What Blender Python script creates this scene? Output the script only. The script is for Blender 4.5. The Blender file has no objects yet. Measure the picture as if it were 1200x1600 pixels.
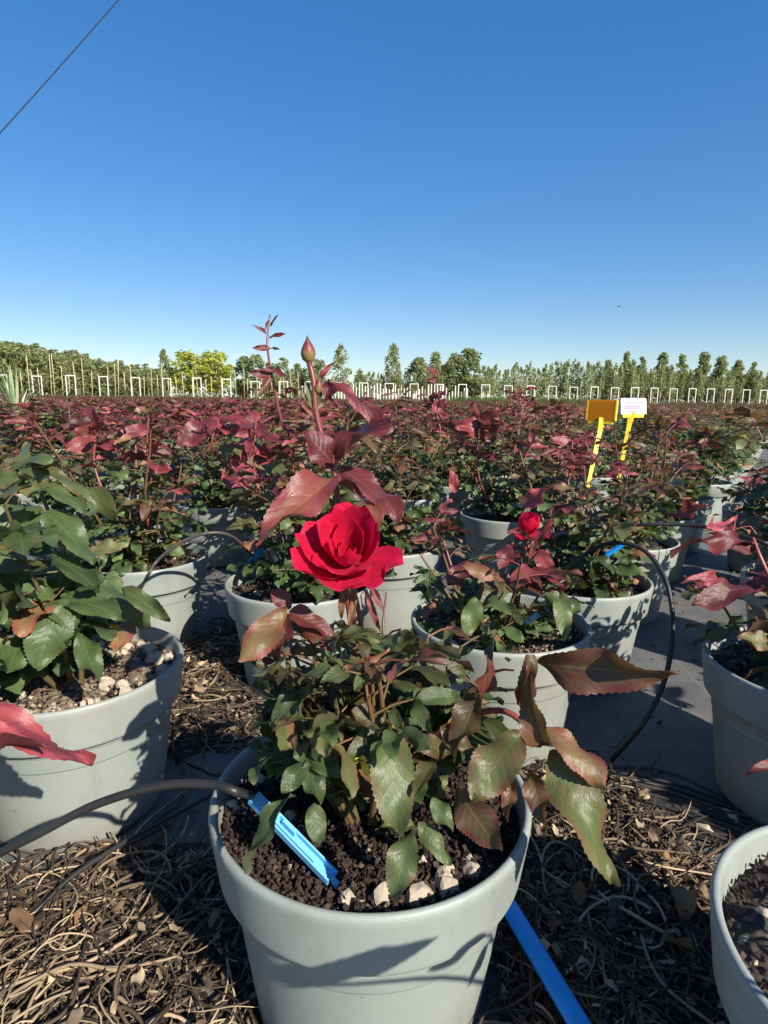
import bpy, math, random
import numpy as np
from mathutils import Vector, Matrix, Quaternion

# ------------------------------------------------------------------ camera, sky, sun, exposure
SC = bpy.context.scene
COL = SC.collection
CAM_H = 0.4615
PITCH = math.radians(10.64)
ROLL = math.radians(0.62)
FPX = 950.0                                   # focal length in pixels of a 1200 x 1600 frame
SUN_AZ, SUN_EL = math.radians(140.0), math.radians(34.0)   # clockwise from +Y (view direction)

_r0 = Vector((1, 0, 0)); _u0 = Vector((0, math.sin(PITCH), math.cos(PITCH)))
FWD = Vector((0, math.cos(PITCH), -math.sin(PITCH)))
RGT = _r0 * math.cos(ROLL) + _u0 * math.sin(ROLL)
UPV = -_r0 * math.sin(ROLL) + _u0 * math.cos(ROLL)
EYE = Vector((0, 0, CAM_H))
cam_d = bpy.data.cameras.new('camera')
cam_d.sensor_fit = 'VERTICAL'; cam_d.sensor_height = 24.0
cam_d.lens = 24.0 * FPX / 1600.0
cam_d.clip_start = 0.02; cam_d.clip_end = 8000
cam = bpy.data.objects.new('camera', cam_d); COL.objects.link(cam)
_m = Matrix((RGT, UPV, -FWD)).transposed().to_4x4(); _m.translation = EYE
cam.matrix_world = _m
SC.camera = cam

W = bpy.data.worlds.new('World'); SC.world = W; W.use_nodes = True
wn = W.node_tree.nodes; wl = W.node_tree.links
bg = wn['Background']; bg.inputs['Strength'].default_value = 0.15
sky = wn.new('ShaderNodeTexSky'); sky.sky_type = 'NISHITA'; sky.sun_disc = False
sky.sun_elevation = SUN_EL; sky.sun_rotation = SUN_AZ
sky.altitude = 0; sky.air_density = 1.0; sky.dust_density = 0.25; sky.ozone_density = 4.6
hs = wn.new('ShaderNodeHueSaturation'); hs.inputs['Saturation'].default_value = 1.56; hs.inputs['Hue'].default_value = 0.511
ga = wn.new('ShaderNodeGamma'); ga.inputs['Gamma'].default_value = 0.66     # softer sky gradient, as the phone camera renders it
wl.new(sky.outputs[0], ga.inputs['Color']); wl.new(ga.outputs[0], hs.inputs['Color']); wl.new(hs.outputs[0], bg.inputs['Color'])

sun_d = bpy.data.lights.new('sun', 'SUN'); sun_d.energy = 5.0; sun_d.angle = math.radians(0.53)
sun_d.color = (1.0, 0.93, 0.82)
sun = bpy.data.objects.new('sun', sun_d); COL.objects.link(sun)
SUNV = Vector((math.sin(SUN_AZ) * math.cos(SUN_EL), math.cos(SUN_AZ) * math.cos(SUN_EL), math.sin(SUN_EL)))
sun.rotation_euler = SUNV.to_track_quat('Z', 'Y').to_euler()
sun.location = SUNV * 30

vs = SC.view_settings
vs.view_transform = 'Standard'; vs.look = 'None'; vs.exposure = 0.77; vs.gamma = 1.0
vs.use_curve_mapping = False
SC.cycles.max_bounces = 8; SC.cycles.transmission_bounces = 6
SC.cycles.use_denoising = True

# ------------------------------------------------------------------ helpers
RNG = np.random.default_rng(7)
random.seed(5)
PI = math.pi

DS = 1.155                     # posed depths were first measured with a wider lens
def at(px, py, depth):
    """world point seen at a pixel of the 1200x1600 frame, 'depth' metres along the view axis"""
    depth = depth * DS if depth < 3 else depth
    return EYE + FWD * depth + RGT * ((px - 600) / FPX * depth) - UPV * ((py - 800) / FPX * depth)

def on_plane(px, py, z):
    d = FWD + RGT * ((px - 600) / FPX) - UPV * ((py - 800) / FPX)
    return EYE + d * ((z - CAM_H) / d.z)

class MB:
    """collects verts / faces / uv / tint and links them as ONE mesh object"""
    def __init__(s): s.v = []; s.f = []; s.uv = []; s.t = []; s.mi = []; s.n = 0
    def add(s, v, f, uv=None, tint=(0.5, 0.5, 0.5), mat=0):
        v = np.asarray(v, dtype=np.float64).reshape(-1, 3); k = len(v)
        s.v.append(v); n0 = s.n
        s.f.extend([tuple(i + n0 for i in q) for q in f]); s.mi.extend([mat] * len(f))
        s.uv.append(np.zeros((k, 2)) if uv is None else np.asarray(uv, dtype=np.float64))
        t = np.asarray(tint, dtype=np.float64)
        s.t.append(np.broadcast_to(t, (k, 3)) if t.ndim == 1 else t)
        s.n += k
    def mesh(s, name, mats, smooth=True):
        me = bpy.data.meshes.new(name)
        if s.n == 0: return me
        V = np.concatenate(s.v); UV = np.concatenate(s.uv); T = np.concatenate(s.t)
        me.from_pydata(V.tolist(), [], s.f)
        li = np.empty(len(me.loops), dtype=np.int32); me.loops.foreach_get('vertex_index', li)
        ul = me.uv_layers.new(name='UVMap'); ul.data.foreach_set('uv', UV[li].astype(np.float32).ravel())
        ca = me.color_attributes.new('tint', 'FLOAT_COLOR', 'POINT')
        ca.data.foreach_set('color', np.hstack([T, np.ones((len(T), 1))]).astype(np.float32).ravel())
        for m in (mats if isinstance(mats, (list, tuple)) else [mats]): me.materials.append(m)
        if max(s.mi) > 0: me.polygons.foreach_set('material_index', np.array(s.mi, dtype=np.int32))
        me.polygons.foreach_set('use_smooth', [smooth] * len(me.polygons))
        me.update()
        return me
    def build(s, name, mats, parent=None, smooth=True):
        return link(name, s.mesh(name, mats, smooth), parent)

def link(name, me, parent=None):
    o = bpy.data.objects.new(name, me); COL.objects.link(o)
    if parent is not None: o.parent = parent
    return o

def tag(o, label=None, cat=None, group=None, kind=None):
    if label: o['label'] = label
    if cat: o['category'] = cat
    if group: o['group'] = group
    if kind: o['kind'] = kind
    return o

def empty(name, loc=(0, 0, 0), rz=0):
    o = bpy.data.objects.new(name, None); COL.objects.link(o)
    o.empty_display_size = 0.05
    o.location = loc; o.rotation_euler = (0, 0, rz)
    return o

def tube(pts, rad, n=6, caps=True):
    P = np.asarray(pts, dtype=float); k = len(P)
    R = np.broadcast_to(np.asarray(rad, dtype=float), (k,))
    T = np.gradient(P, axis=0); T /= np.linalg.norm(T, axis=1)[:, None] + 1e-12
    a = np.array([0, 0, 1.0]) if abs(T[0][2]) < 0.9 else np.array([1.0, 0, 0])
    N = np.cross(T[0], a); N /= np.linalg.norm(N)
    V = []; F = []; ang = np.arange(n) * 2 * PI / n
    for i in range(k):
        N = N - T[i] * np.dot(N, T[i]); N /= np.linalg.norm(N) + 1e-12
        B = np.cross(T[i], N)
        V.append(P[i] + R[i] * (np.cos(ang)[:, None] * N + np.sin(ang)[:, None] * B))
    for i in range(k - 1):
        for j in range(n):
            j2 = (j + 1) % n
            F.append((i * n + j, i * n + j2, (i + 1) * n + j2, (i + 1) * n + j))
    if caps: F.append(tuple(range(n - 1, -1, -1))); F.append(tuple((k - 1) * n + j for j in range(n)))
    return np.concatenate(V), F

def lathe(prof, n=48, close_bottom=True):
    V = []; F = []
    a = np.arange(n) * 2 * PI / n
    for r, z in prof: V.append(np.stack([r * np.cos(a), r * np.sin(a), np.full(n, z)], 1))
    for i in range(len(prof) - 1):
        for j in range(n):
            j2 = (j + 1) % n
            F.append((i * n + j, i * n + j2, (i + 1) * n + j2, (i + 1) * n + j))
    return np.concatenate(V), F

def box(c, s):
    c = np.asarray(c, float); s = np.asarray(s, float) / 2
    V = np.array([[x, y, z] for x in (-1, 1) for y in (-1, 1) for z in (-1, 1)]) * s + c
    return V, [(0, 1, 3, 2), (4, 6, 7, 5), (0, 4, 5, 1), (2, 3, 7, 6), (0, 2, 6, 4), (1, 5, 7, 3)]

def smooth_path(ctrl, n=40):
    """Catmull-Rom through control points"""
    C = [Vector(c) for c in ctrl]; C = [C[0] * 2 - C[1]] + C + [C[-1] * 2 - C[-2]]
    out = []; segs = len(C) - 3; per = max(2, n // segs)
    for i in range(segs):
        p0, p1, p2, p3 = C[i:i + 4]
        for q in range(per):
            t = q / per
            out.append(0.5 * ((2 * p1) + (p2 - p0) * t + (2 * p0 - 5 * p1 + 4 * p2 - p3) * t * t + (3 * p1 - p0 - 3 * p2 + p3) * t ** 3))
    out.append(C[-2])
    return [tuple(p) for p in out]

# ------------------------------------------------------------------ materials
def new_mat(name):
    m = bpy.data.materials.new(name); m.use_nodes = True
    nt = m.node_tree; return m, nt.nodes, nt.links, nt.nodes['Principled BSDF']

def ramp(N, stops, interp='LINEAR'):
    r = N.new('ShaderNodeValToRGB'); r.color_ramp.interpolation = interp
    e = r.color_ramp.elements
    e[0].position, e[0].color = stops[0][0], (*stops[0][1], 1)
    e[1].position, e[1].color = stops[-1][0], (*stops[-1][1], 1)
    for p, c in stops[1:-1]:
        x = e.new(p); x.color = (*c, 1)
    return r

def mathn(N, L, op, a, b=None, clamp=False):
    n = N.new('ShaderNodeMath'); n.operation = op; n.use_clamp = clamp
    for i, x in enumerate((a, b)):
        if x is None: continue
        if isinstance(x, (int, float)): n.inputs[i].default_value = x
        else: L.new(x, n.inputs[i])
    return n.outputs[0]

def mixc(N, L, fac, a, b, mode='MIX'):
    n = N.new('ShaderNodeMix'); n.data_type = 'RGBA'; n.blend_type = mode
    for sock, x in ((n.inputs['Factor'], fac), (n.inputs[6], a), (n.inputs[7], b)):
        if isinstance(x, (int, float)): sock.default_value = x
        elif isinstance(x, tuple): sock.default_value = (*x, 1)
        else: L.new(x, sock)
    return n.outputs[2]

def noise(N, L, vec, scale, detail=3, rough=0.55):
    n = N.new('ShaderNodeTexNoise'); n.inputs['Scale'].default_value = scale
    n.inputs['Detail'].default_value = detail; n.inputs['Roughness'].default_value = rough
    if vec is not None: L.new(vec, n.inputs['Vector'])
    return n.outputs['Fac']

def leaf_material(name, source):
    """source 'object': tint from the object colour; 'attr': from the mesh attribute.  R = redness, G = lightness, B = random"""
    m, N, L, B = new_mat(name)
    if source == 'object':
        oi = N.new('ShaderNodeObjectInfo'); src = oi.outputs['Color']
    else:
        at_ = N.new('ShaderNodeAttribute'); at_.attribute_name = 'tint'; src = at_.outputs['Color']
    sp = N.new('ShaderNodeSeparateColor'); L.new(src, sp.inputs[0])
    red, lit, rnd = sp.outputs
    uv = N.new('ShaderNodeUVMap'); uv.uv_map = 'UVMap'
    su = N.new('ShaderNodeSeparateXYZ'); L.new(uv.outputs[0], su.inputs[0])
    U, V = su.outputs[0], su.outputs[1]
    au = mathn(N, L, 'ABSOLUTE', U)
    geo = N.new('ShaderNodeNewGeometry'); tc = N.new('ShaderNodeTexCoord')
    nz = noise(N, L, tc.outputs['Object'] if source == 'attr' else uv.outputs[0], 60 if source == 'attr' else 2.6, 4)
    # redness creeps in from the edges and in blotches
    rr = mathn(N, L, 'ADD', red, mathn(N, L, 'MULTIPLY', mathn(N, L, 'SUBTRACT', nz, 0.5), 0.95))
    rr = mathn(N, L, 'ADD', rr, mathn(N, L, 'MULTIPLY', mathn(N, L, 'SUBTRACT', au, 0.4), 0.14), True)
    r = ramp(N, [(0.0, (0.054, 0.086, 0.032)), (0.22, (0.074, 0.094, 0.030)), (0.42, (0.110, 0.070, 0.032)),
                 (0.62, (0.130, 0.036, 0.024)), (0.82, (0.120, 0.022, 0.028)), (1.0, (0.235, 0.046, 0.050))])
    L.new(rr, r.inputs[0])
    col = mixc(N, L, 1.0, r.outputs[0], N.new('ShaderNodeCombineColor').outputs[0], 'MULTIPLY')
    cc = col.node.inputs[7].links[0].from_node
    k = mathn(N, L, 'ADD', mathn(N, L, 'MULTIPLY', lit, 1.55), 0.35 if source == 'object' else 0.48)
    for i in range(3): L.new(k, cc.inputs[i])
    # veins
    sv = mathn(N, L, 'SUBTRACT', mathn(N, L, 'MULTIPLY', V, 8.0), mathn(N, L, 'MULTIPLY', au, 1.9))
    tri = mathn(N, L, 'ABSOLUTE', mathn(N, L, 'SUBTRACT', mathn(N, L, 'FRACT', sv), 0.5))
    vein = mathn(N, L, 'GREATER_THAN', tri, 0.455)
    mid = mathn(N, L, 'LESS_THAN', au, 0.045)
    vf = mathn(N, L, 'MAXIMUM', mathn(N, L, 'MULTIPLY', vein, 0.16), mathn(N, L, 'MULTIPLY', mid, 0.5))
    veinc = mixc(N, L, red, (0.13, 0.17, 0.055), (0.26, 0.085, 0.07))
    col = mixc(N, L, vf, col, veinc)
    under = mixc(N, L, red, (0.085, 0.105, 0.055), (0.165, 0.036, 0.036))
    col2 = mixc(N, L, mathn(N, L, 'MULTIPLY', geo.outputs['Backfacing'], 0.75), col, under)
    L.new(col2, B.inputs['Base Color'])
    rough = mathn(N, L, 'ADD', mathn(N, L, 'MULTIPLY', nz, 0.40), 0.17)
    L.new(rough, B.inputs['Roughness'])
    B.inputs['Specular IOR Level'].default_value = 0.46
    bp = N.new('ShaderNodeBump'); bp.inputs['Strength'].default_value = 0.24; bp.inputs['Distance'].default_value = 0.002
    hh = mathn(N, L, 'ADD', mathn(N, L, 'MULTIPLY', mathn(N, L, 'POWER', tri, 2.0), -1.6), mathn(N, L, 'MULTIPLY', noise(N, L, uv.outputs[0], 14.0, 4, .65), 1.5))
    L.new(hh, bp.inputs['Height']); L.new(bp.outputs[0], B.inputs['Normal'])
    tr = N.new('ShaderNodeBsdfTranslucent')
    tcol = mixc(N, L, red, (0.11, 0.19, 0.02), (0.40, 0.075, 0.055))
    L.new(mixc(N, L, vf, tcol, (0.3, 0.16, 0.06)), tr.inputs['Color'])
    mx = N.new('ShaderNodeMixShader'); mx.inputs[0].default_value = 0.22
    L.new(B.outputs[0], mx.inputs[1]); L.new(tr.outputs[0], mx.inputs[2])
    L.new(mx.outputs[0], N['Material Output'].inputs['Surface'])
    return m

M = {}
M['leaf'] = leaf_material('rose_leaf', 'object')
M['foliage'] = leaf_material('rose_foliage', 'attr')

def simple(name, col, rough=0.6, spec=0.5, var=0.0, scale=30, bump=0.0, bscale=200, metal=0):
    m, N, L, B = new_mat(name)
    tc = N.new('ShaderNodeTexCoord')
    if var > 0:
        f = noise(N, L, tc.outputs['Object'], scale, 4)
        r = ramp(N, [(0.25, tuple(max(0, c * (1 - var)) for c in col)), (0.75, tuple(min(1, c * (1 + var)) for c in col))])
        L.new(f, r.inputs[0]); L.new(r.outputs[0], B.inputs['Base Color'])
    else: B.inputs['Base Color'].default_value = (*col, 1)
    B.inputs['Roughness'].default_value = rough; B.inputs['Specular IOR Level'].default_value = spec
    B.inputs['Metallic'].default_value = metal
    if bump > 0:
        bp = N.new('ShaderNodeBump'); bp.inputs['Strength'].default_value = bump; bp.inputs['Distance'].default_value = 0.002
        L.new(noise(N, L, tc.outputs['Object'], bscale, 4), bp.inputs['Height']); L.new(bp.outputs[0], B.inputs['Normal'])
    return m

def attr_mat(name, stops, rough=0.7, spec=0.3, transl=0.0, tcol=(0.3, 0.4, 0.1), bump=0.0, bscale=150, nz=0.25):
    """colour from attribute tint.R through a ramp, lightness from tint.G"""
    m, N, L, B = new_mat(name)
    a = N.new('ShaderNodeAttribute'); a.attribute_name = 'tint'
    sp = N.new('ShaderNodeSeparateColor'); L.new(a.outputs['Color'], sp.inputs[0])
    tc = N.new('ShaderNodeTexCoord')
    f = mathn(N, L, 'ADD', sp.outputs[0], mathn(N, L, 'MULTIPLY', mathn(N, L, 'SUBTRACT', noise(N, L, tc.outputs['Object'], bscale, 3), 0.5), nz), True)
    r = ramp(N, stops); L.new(f, r.inputs[0])
    cc = N.new('ShaderNodeCombineColor'); k = mathn(N, L, 'ADD', mathn(N, L, 'MULTIPLY', sp.outputs[1], 1.2), 0.4)
    for i in range(3): L.new(k, cc.inputs[i])
    col = mixc(N, L, 1.0, r.outputs[0], cc.outputs[0], 'MULTIPLY')
    L.new(col, B.inputs['Base Color']); B.inputs['Roughness'].default_value = rough
    B.inputs['Specular IOR Level'].default_value = spec
    if bump > 0:
        bp = N.new('ShaderNodeBump'); bp.inputs['Strength'].default_value = bump; bp.inputs['Distance'].default_value = 0.002
        L.new(noise(N, L, tc.outputs['Object'], bscale * 2, 4), bp.inputs['Height']); L.new(bp.outputs[0], B.inputs['Normal'])
    if transl > 0:
        tr = N.new('ShaderNodeBsdfTranslucent')
        L.new(mixc(N, L, 0.5, col, tcol), tr.inputs['Color'])
        mx = N.new('ShaderNodeMixShader'); mx.inputs[0].default_value = transl
        L.new(B.outputs[0], mx.inputs[1]); L.new(tr.outputs[0], mx.inputs[2])
        L.new(mx.outputs[0], N['Material Output'].inputs['Surface'])
    return m

def pot_material():
    m, N, L, B = new_mat('grey_pot_plastic')
    tc = N.new('ShaderNodeTexCoord'); oi = N.new('ShaderNodeObjectInfo')
    off = N.new('ShaderNodeVectorMath'); off.operation = 'ADD'
    L.new(tc.outputs['Object'], off.inputs[0]); L.new(oi.outputs['Random'], off.inputs[1])
    n1 = noise(N, L, off.outputs[0], 14, 5, 0.65)
    r = ramp(N, [(0.28, (0.220, 0.246, 0.226)), (0.5, (0.262, 0.288, 0.262)), (0.75, (0.284, 0.308, 0.280))]); L.new(n1, r.inputs[0])
    # dust specks and soil splashes near the foot
    n2 = noise(N, L, off.outputs[0], 230, 2, 0.5)
    spk = mathn(N, L, 'GREATER_THAN', n2, 0.74)
    col = mixc(N, L, mathn(N, L, 'MULTIPLY', spk, 0.7), r.outputs[0], (0.13, 0.10, 0.07))
    se = N.new('ShaderNodeSeparateXYZ'); L.new(tc.outputs['Object'], se.inputs[0])
    low = mathn(N, L, 'SUBTRACT', 1.0, mathn(N, L, 'MULTIPLY', se.outputs[2], 16.0), True)
    low = mathn(N, L, 'MULTIPLY', low, noise(N, L, off.outputs[0], 60, 5, 0.7))
    col = mixc(N, L, low, col, (0.20, 0.165, 0.12))
    n3 = noise(N, L, off.outputs[0], 5, 5, 0.7)
    dust = mathn(N, L, 'MULTIPLY', mathn(N, L, 'SUBTRACT', n3, 0.47, True), 2.2, True)
    col = mixc(N, L, dust, col, (0.27, 0.245, 0.19))
    mpd = N.new('ShaderNodeMapping'); mpd.inputs['Scale'].default_value = (40, 40, 3.2); L.new(off.outputs[0], mpd.inputs[0])
    drip = mathn(N, L, 'MULTIPLY', mathn(N, L, 'SUBTRACT', noise(N, L, mpd.outputs[0], 1.0, 4, .6), 0.56, True), 2.6, True)
    col = mixc(N, L, drip, col, (0.215, 0.205, 0.17))
    mps = N.new('ShaderNodeMapping'); mps.inputs['Scale'].default_value = (6, 6, 160); mps.inputs['Rotation'].default_value = (.5, .3, 0); L.new(off.outputs[0], mps.inputs[0])
    scr = mathn(N, L, 'MULTIPLY', mathn(N, L, 'GREATER_THAN', noise(N, L, mps.outputs[0], 1.0, 2, .5), 0.72), 0.35)
    col = mixc(N, L, scr, col, (0.44, 0.45, 0.42))
    L.new(col, B.inputs['Base Color'])
    L.new(mathn(N, L, 'ADD', mathn(N, L, 'MULTIPLY', n1, 0.25), 0.36), B.inputs['Roughness'])
    B.inputs['Specular IOR Level'].default_value = 0.45
    bp = N.new('ShaderNodeBump'); bp.inputs['Strength'].default_value = 0.06; bp.inputs['Distance'].default_value = 0.001
    L.new(n2, bp.inputs['Height']); L.new(bp.outputs[0], B.inputs['Normal'])
    return m
M['pot'] = pot_material()

def fabric_material():
    m, N, L, B = new_mat('woven_ground_fabric')
    tc = N.new('ShaderNodeTexCoord')
    mp = N.new('ShaderNodeMapping'); mp.inputs['Rotation'].default_value = (0, 0, math.radians(1.5))
    L.new(tc.outputs['Object'], mp.inputs[0]); vec = mp.outputs[0]
    s = N.new('ShaderNodeSeparateXYZ'); L.new(vec, s.inputs[0])
    def stripes(coord, freq):
        return mathn(N, L, 'SINE', mathn(N, L, 'MULTIPLY', coord, freq * 2 * PI))
    wx = stripes(s.outputs[0], 420); wy = stripes(s.outputs[1], 420)
    weave = mathn(N, L, 'MULTIPLY', wx, wy)
    def line(coord, period, width, shift=0.0):
        f = mathn(N, L, 'FRACT', mathn(N, L, 'ADD', mathn(N, L, 'DIVIDE', coord, period), shift))
        return mathn(N, L, 'LESS_THAN', f, width / period)
    dusty = noise(N, L, vec, 9, 6, 0.7)
    r = ramp(N, [(0.3, (0.105, 0.108, 0.110)), (0.55, (0.20, 0.198, 0.188)), (0.8, (0.30, 0.285, 0.245))]); L.new(dusty, r.inputs[0])
    mps = N.new('ShaderNodeMapping'); mps.inputs['Scale'].default_value = (60, 6, 1); L.new(vec, mps.inputs[0])
    col = mixc(N, L, mathn(N, L, 'MULTIPLY', noise(N, L, mps.outputs[0], 1.0, 4), 0.6), r.outputs[0], (0.055, 0.057, 0.06))
    col = mixc(N, L, mathn(N, L, 'MULTIPLY', mathn(N, L, 'ADD', weave, 1.0), 0.2), col, (0.03, 0.03, 0.035))
    gl = line(s.outputs[0], 0.41, 0.0022, 0.58)
    col = mixc(N, L, mathn(N, L, 'MULTIPLY', gl, 0.8), col, (0.03, 0.30, 0.24))
    wl_ = mathn(N, L, 'MAXIMUM', line(s.outputs[1], 0.205, 0.0016, 0.3), line(s.outputs[0], 0.1025, 0.001, 0.1))
    col = mixc(N, L, mathn(N, L, 'MULTIPLY', wl_, 0.45), col, (0.30, 0.30, 0.28))
    L.new(col, B.inputs['Base Color'])
    B.inputs['Roughness'].default_value = 0.62; B.inputs['Specular IOR Level'].default_value = 0.35
    bp = N.new('ShaderNodeBump'); bp.inputs['Strength'].default_value = 0.4; bp.inputs['Distance'].default_value = 0.001
    L.new(mathn(N, L, 'ADD', weave, mathn(N, L, 'MULTIPLY', noise(N, L, vec, 30, 4), 3.0)), bp.inputs['Height'])
    L.new(bp.outputs[0], B.inputs['Normal'])
    return m
M['fabric'] = fabric_material()

def soil_material(name, dark, light, pale):
    m, N, L, B = new_mat(name)
    tc = N.new('ShaderNodeTexCoord'); v = tc.outputs['Object']
    vo = N.new('ShaderNodeTexVoronoi'); vo.inputs['Scale'].default_value = 170; L.new(v, vo.inputs['Vector'])
    sp = N.new('ShaderNodeSeparateColor'); L.new(vo.outputs['Color'], sp.inputs[0])
    r = ramp(N, [(0.0, dark), (0.55, light), (0.86, light), (0.93, pale), (1.0, pale)]); L.new(sp.outputs[0], r.inputs[0])
    col = mixc(N, L, noise(N, L, v, 25, 4), r.outputs[0], dark)
    L.new(col, B.inputs['Base Color']); B.inputs['Roughness'].default_value = 0.85
    bp = N.new('ShaderNodeBump'); bp.inputs['Strength'].default_value = 0.9; bp.inputs['Distance'].default_value = 0.004
    L.new(mathn(N, L, 'SUBTRACT', 1.0, vo.outputs['Distance']), bp.inputs['Height']); L.new(bp.outputs[0], B.inputs['Normal'])
    return m
M['soil'] = soil_material('dark_bark_soil', (0.018, 0.013, 0.010), (0.055, 0.038, 0.028), (0.30, 0.26, 0.20))
M['grit_soil'] = soil_material('gritty_soil', (0.05, 0.035, 0.022), (0.17, 0.115, 0.07), (0.42, 0.36, 0.27))
M['sand_soil'] = soil_material('sandy_soil', (0.10, 0.075, 0.048), (0.30, 0.235, 0.155), (0.55, 0.48, 0.36))
M['chip'] = attr_mat('bark_chip', [(0, (0.022, 0.015, 0.013)), (0.5, (0.05, 0.03, 0.024)), (0.8, (0.12, 0.07, 0.042)), (1, (0.34, 0.27, 0.19))], 0.75, 0.3, bump=0.5, bscale=120)
M['stone'] = simple('pale_stone', (0.52, 0.44, 0.335), 0.85, 0.3, 0.35, 70, 0.6, 180)
M['cane'] = attr_mat('rose_cane', [(0, (0.06, 0.085, 0.025)), (0.4, (0.13, 0.08, 0.035)), (0.7, (0.20, 0.045, 0.035)), (1, (0.28, 0.06, 0.055))], 0.4, 0.5)
M['bud'] = attr_mat('rose_bud', [(0, (0.10, 0.15, 0.04)), (0.4, (0.28, 0.24, 0.08)), (0.7, (0.22, 0.06, 0.045)), (1, (0.16, 0.035, 0.035))], 0.45, 0.45, 0.15, (0.5, 0.2, 0.1))
M['hose'] = simple('black_poly_hose', (0.022, 0.021, 0.020), 0.45, 0.5, 0.5, 12, 0.25, 90)
M['grey_hose'] = simple('dusty_poly_hose', (0.06, 0.053, 0.047), 0.5, 0.5, 0.35, 25, 0.25, 120)
M['stake_blue'] = simple('pale_blue_plastic', (0.17, 0.50, 0.78), 0.38, 0.5, 0.10, 60)
M['pipe_blue'] = simple('blue_pipe_plastic', (0.008, 0.29, 0.78), 0.4, 0.5, 0.12, 30)
M['yellow'] = simple('yellow_plastic', (0.78, 0.55, 0.02), 0.4, 0.5, 0.06, 30)
M['white_label'] = simple('white_label_card', (0.66, 0.64, 0.56), 0.55, 0.4)
M['print'] = simple('label_print', (0.38, 0.30, 0.45), 0.6)
M['white_paint'] = simple('white_painted_tube', (0.62, 0.62, 0.57), 0.45, 0.5, 0.06, 3)
M['cable'] = simple('cable_black', (0.02, 0.02, 0.022), 0.6)
M['bird'] = simple('dark_plumage', (0.03, 0.03, 0.035), 0.8)

def orange_tag_material():
    m, N, L, B = new_mat('orange_translucent_card')
    B.inputs['Base Color'].default_value = (0.72, 0.33, 0.01, 1); B.inputs['Roughness'].default_value = 0.4
    tr = N.new('ShaderNodeBsdfTranslucent'); tr.inputs['Color'].default_value = (0.9, 0.42, 0.02, 1)
    mx = N.new('ShaderNodeMixShader'); mx.inputs[0].default_value = 0.6
    L.new(B.outputs[0], mx.inputs[1]); L.new(tr.outputs[0], mx.inputs[2]); L.new(mx.outputs[0], N['Material Output'].inputs['Surface'])
    return m
M['orange'] = orange_tag_material()

def petal_material():
    m, N, L, B = new_mat('crimson_petal')
    uv = N.new('ShaderNodeUVMap'); uv.uv_map = 'UVMap'
    mp = N.new('ShaderNodeMapping'); mp.inputs['Scale'].default_value = (30, 1.3, 1); L.new(uv.outputs[0], mp.inputs[0])
    n = noise(N, L, mp.outputs[0], 1.5, 4)
    s = N.new('ShaderNodeSeparateXYZ'); L.new(uv.outputs[0], s.inputs[0])
    r = ramp(N, [(0.25, (0.34, 0.001, 0.020)), (0.75, (0.56, 0.003, 0.040))]); L.new(n, r.inputs[0])
    basew = mathn(N, L, 'SUBTRACT', 0.16, s.outputs[1], True)
    col = mixc(N, L, mathn(N, L, 'MULTIPLY', basew, 5.0, True), r.outputs[0], (0.55, 0.30, 0.16))
    deep = mathn(N, L, 'SUBTRACT', 1.0, mathn(N, L, 'MULTIPLY', s.outputs[1], 1.5), True)
    col = mixc(N, L, mathn(N, L, 'MULTIPLY', deep, 0.55), col, (0.22, 0.001, 0.018))  # darker lower petal paints in the shade deep inside the bloom
    edge = mathn(N, L, 'MULTIPLY', mathn(N, L, 'SUBTRACT', s.outputs[1], 0.86, True), 4.0, True)
    col = mixc(N, L, edge, col, (0.66, 0.012, 0.08))  # brighter tips paint in light passing through the petals
    geo = N.new('ShaderNodeNewGeometry')
    col = mixc(N, L, mathn(N, L, 'MULTIPLY', geo.outputs['Backfacing'], 0.35), col, (0.52, 0.012, 0.055))
    L.new(col, B.inputs['Base Color']); B.inputs['Roughness'].default_value = 0.55
    B.inputs['Specular IOR Level'].default_value = 0.25
    B.inputs['Sheen Weight'].default_value = 0.12; B.inputs['Sheen Tint'].default_value = (1, 0.2, 0.4, 1)
    bp = N.new('ShaderNodeBump'); bp.inputs['Strength'].default_value = 0.25; bp.inputs['Distance'].default_value = 0.001
    L.new(n, bp.inputs['Height']); L.new(bp.outputs[0], B.inputs['Normal'])
    tr = N.new('ShaderNodeBsdfTranslucent'); tr.inputs['Color'].default_value = (0.85, 0.008, 0.09, 1)
    mx = N.new('ShaderNodeMixShader'); mx.inputs[0].default_value = 0.32
    L.new(B.outputs[0], mx.inputs[1]); L.new(tr.outputs[0], mx.inputs[2]); L.new(mx.outputs[0], N['Material Output'].inputs['Surface'])
    return m
M['petal'] = petal_material()
M['debris'] = attr_mat('dry_plant_litter', [(0, (0.022, 0.017, 0.013)), (0.35, (0.06, 0.042, 0.028)), (0.65, (0.165, 0.115, 0.07)), (1, (0.43, 0.33, 0.205))], 0.7, 0.3, bump=0.4, bscale=60)
M['dry_leaf'] = attr_mat('dry_leaf', [(0, (0.045, 0.03, 0.022)), (0.5, (0.15, 0.085, 0.045)), (1, (0.42, 0.24, 0.10))], 0.6, 0.4, 0.2, (0.5, 0.25, 0.08), 0.5, 80)
M['tree_leaf'] = attr_mat('tree_foliage', [(0, (0.19, 0.23, 0.10)), (0.35, (0.29, 0.325, 0.14)), (0.6, (0.39, 0.40, 0.21)), (0.8, (0.58, 0.62, 0.04)), (1, (0.40, 0.34, 0.18))], 0.6, 0.3, 0.55, (0.42, 0.46, 0.16), nz=0.1, bscale=2)
M['bark'] = simple('pale_bark', (0.30, 0.26, 0.20), 0.85, 0.2, 0.4, 6)
M['dark_bark'] = simple('dark_bark', (0.11, 0.09, 0.07), 0.85, 0.2, 0.4, 6)
M['bamboo'] = simple('bamboo_cane', (0.50, 0.42, 0.26), 0.6, 0.3, 0.2, 5)
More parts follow.
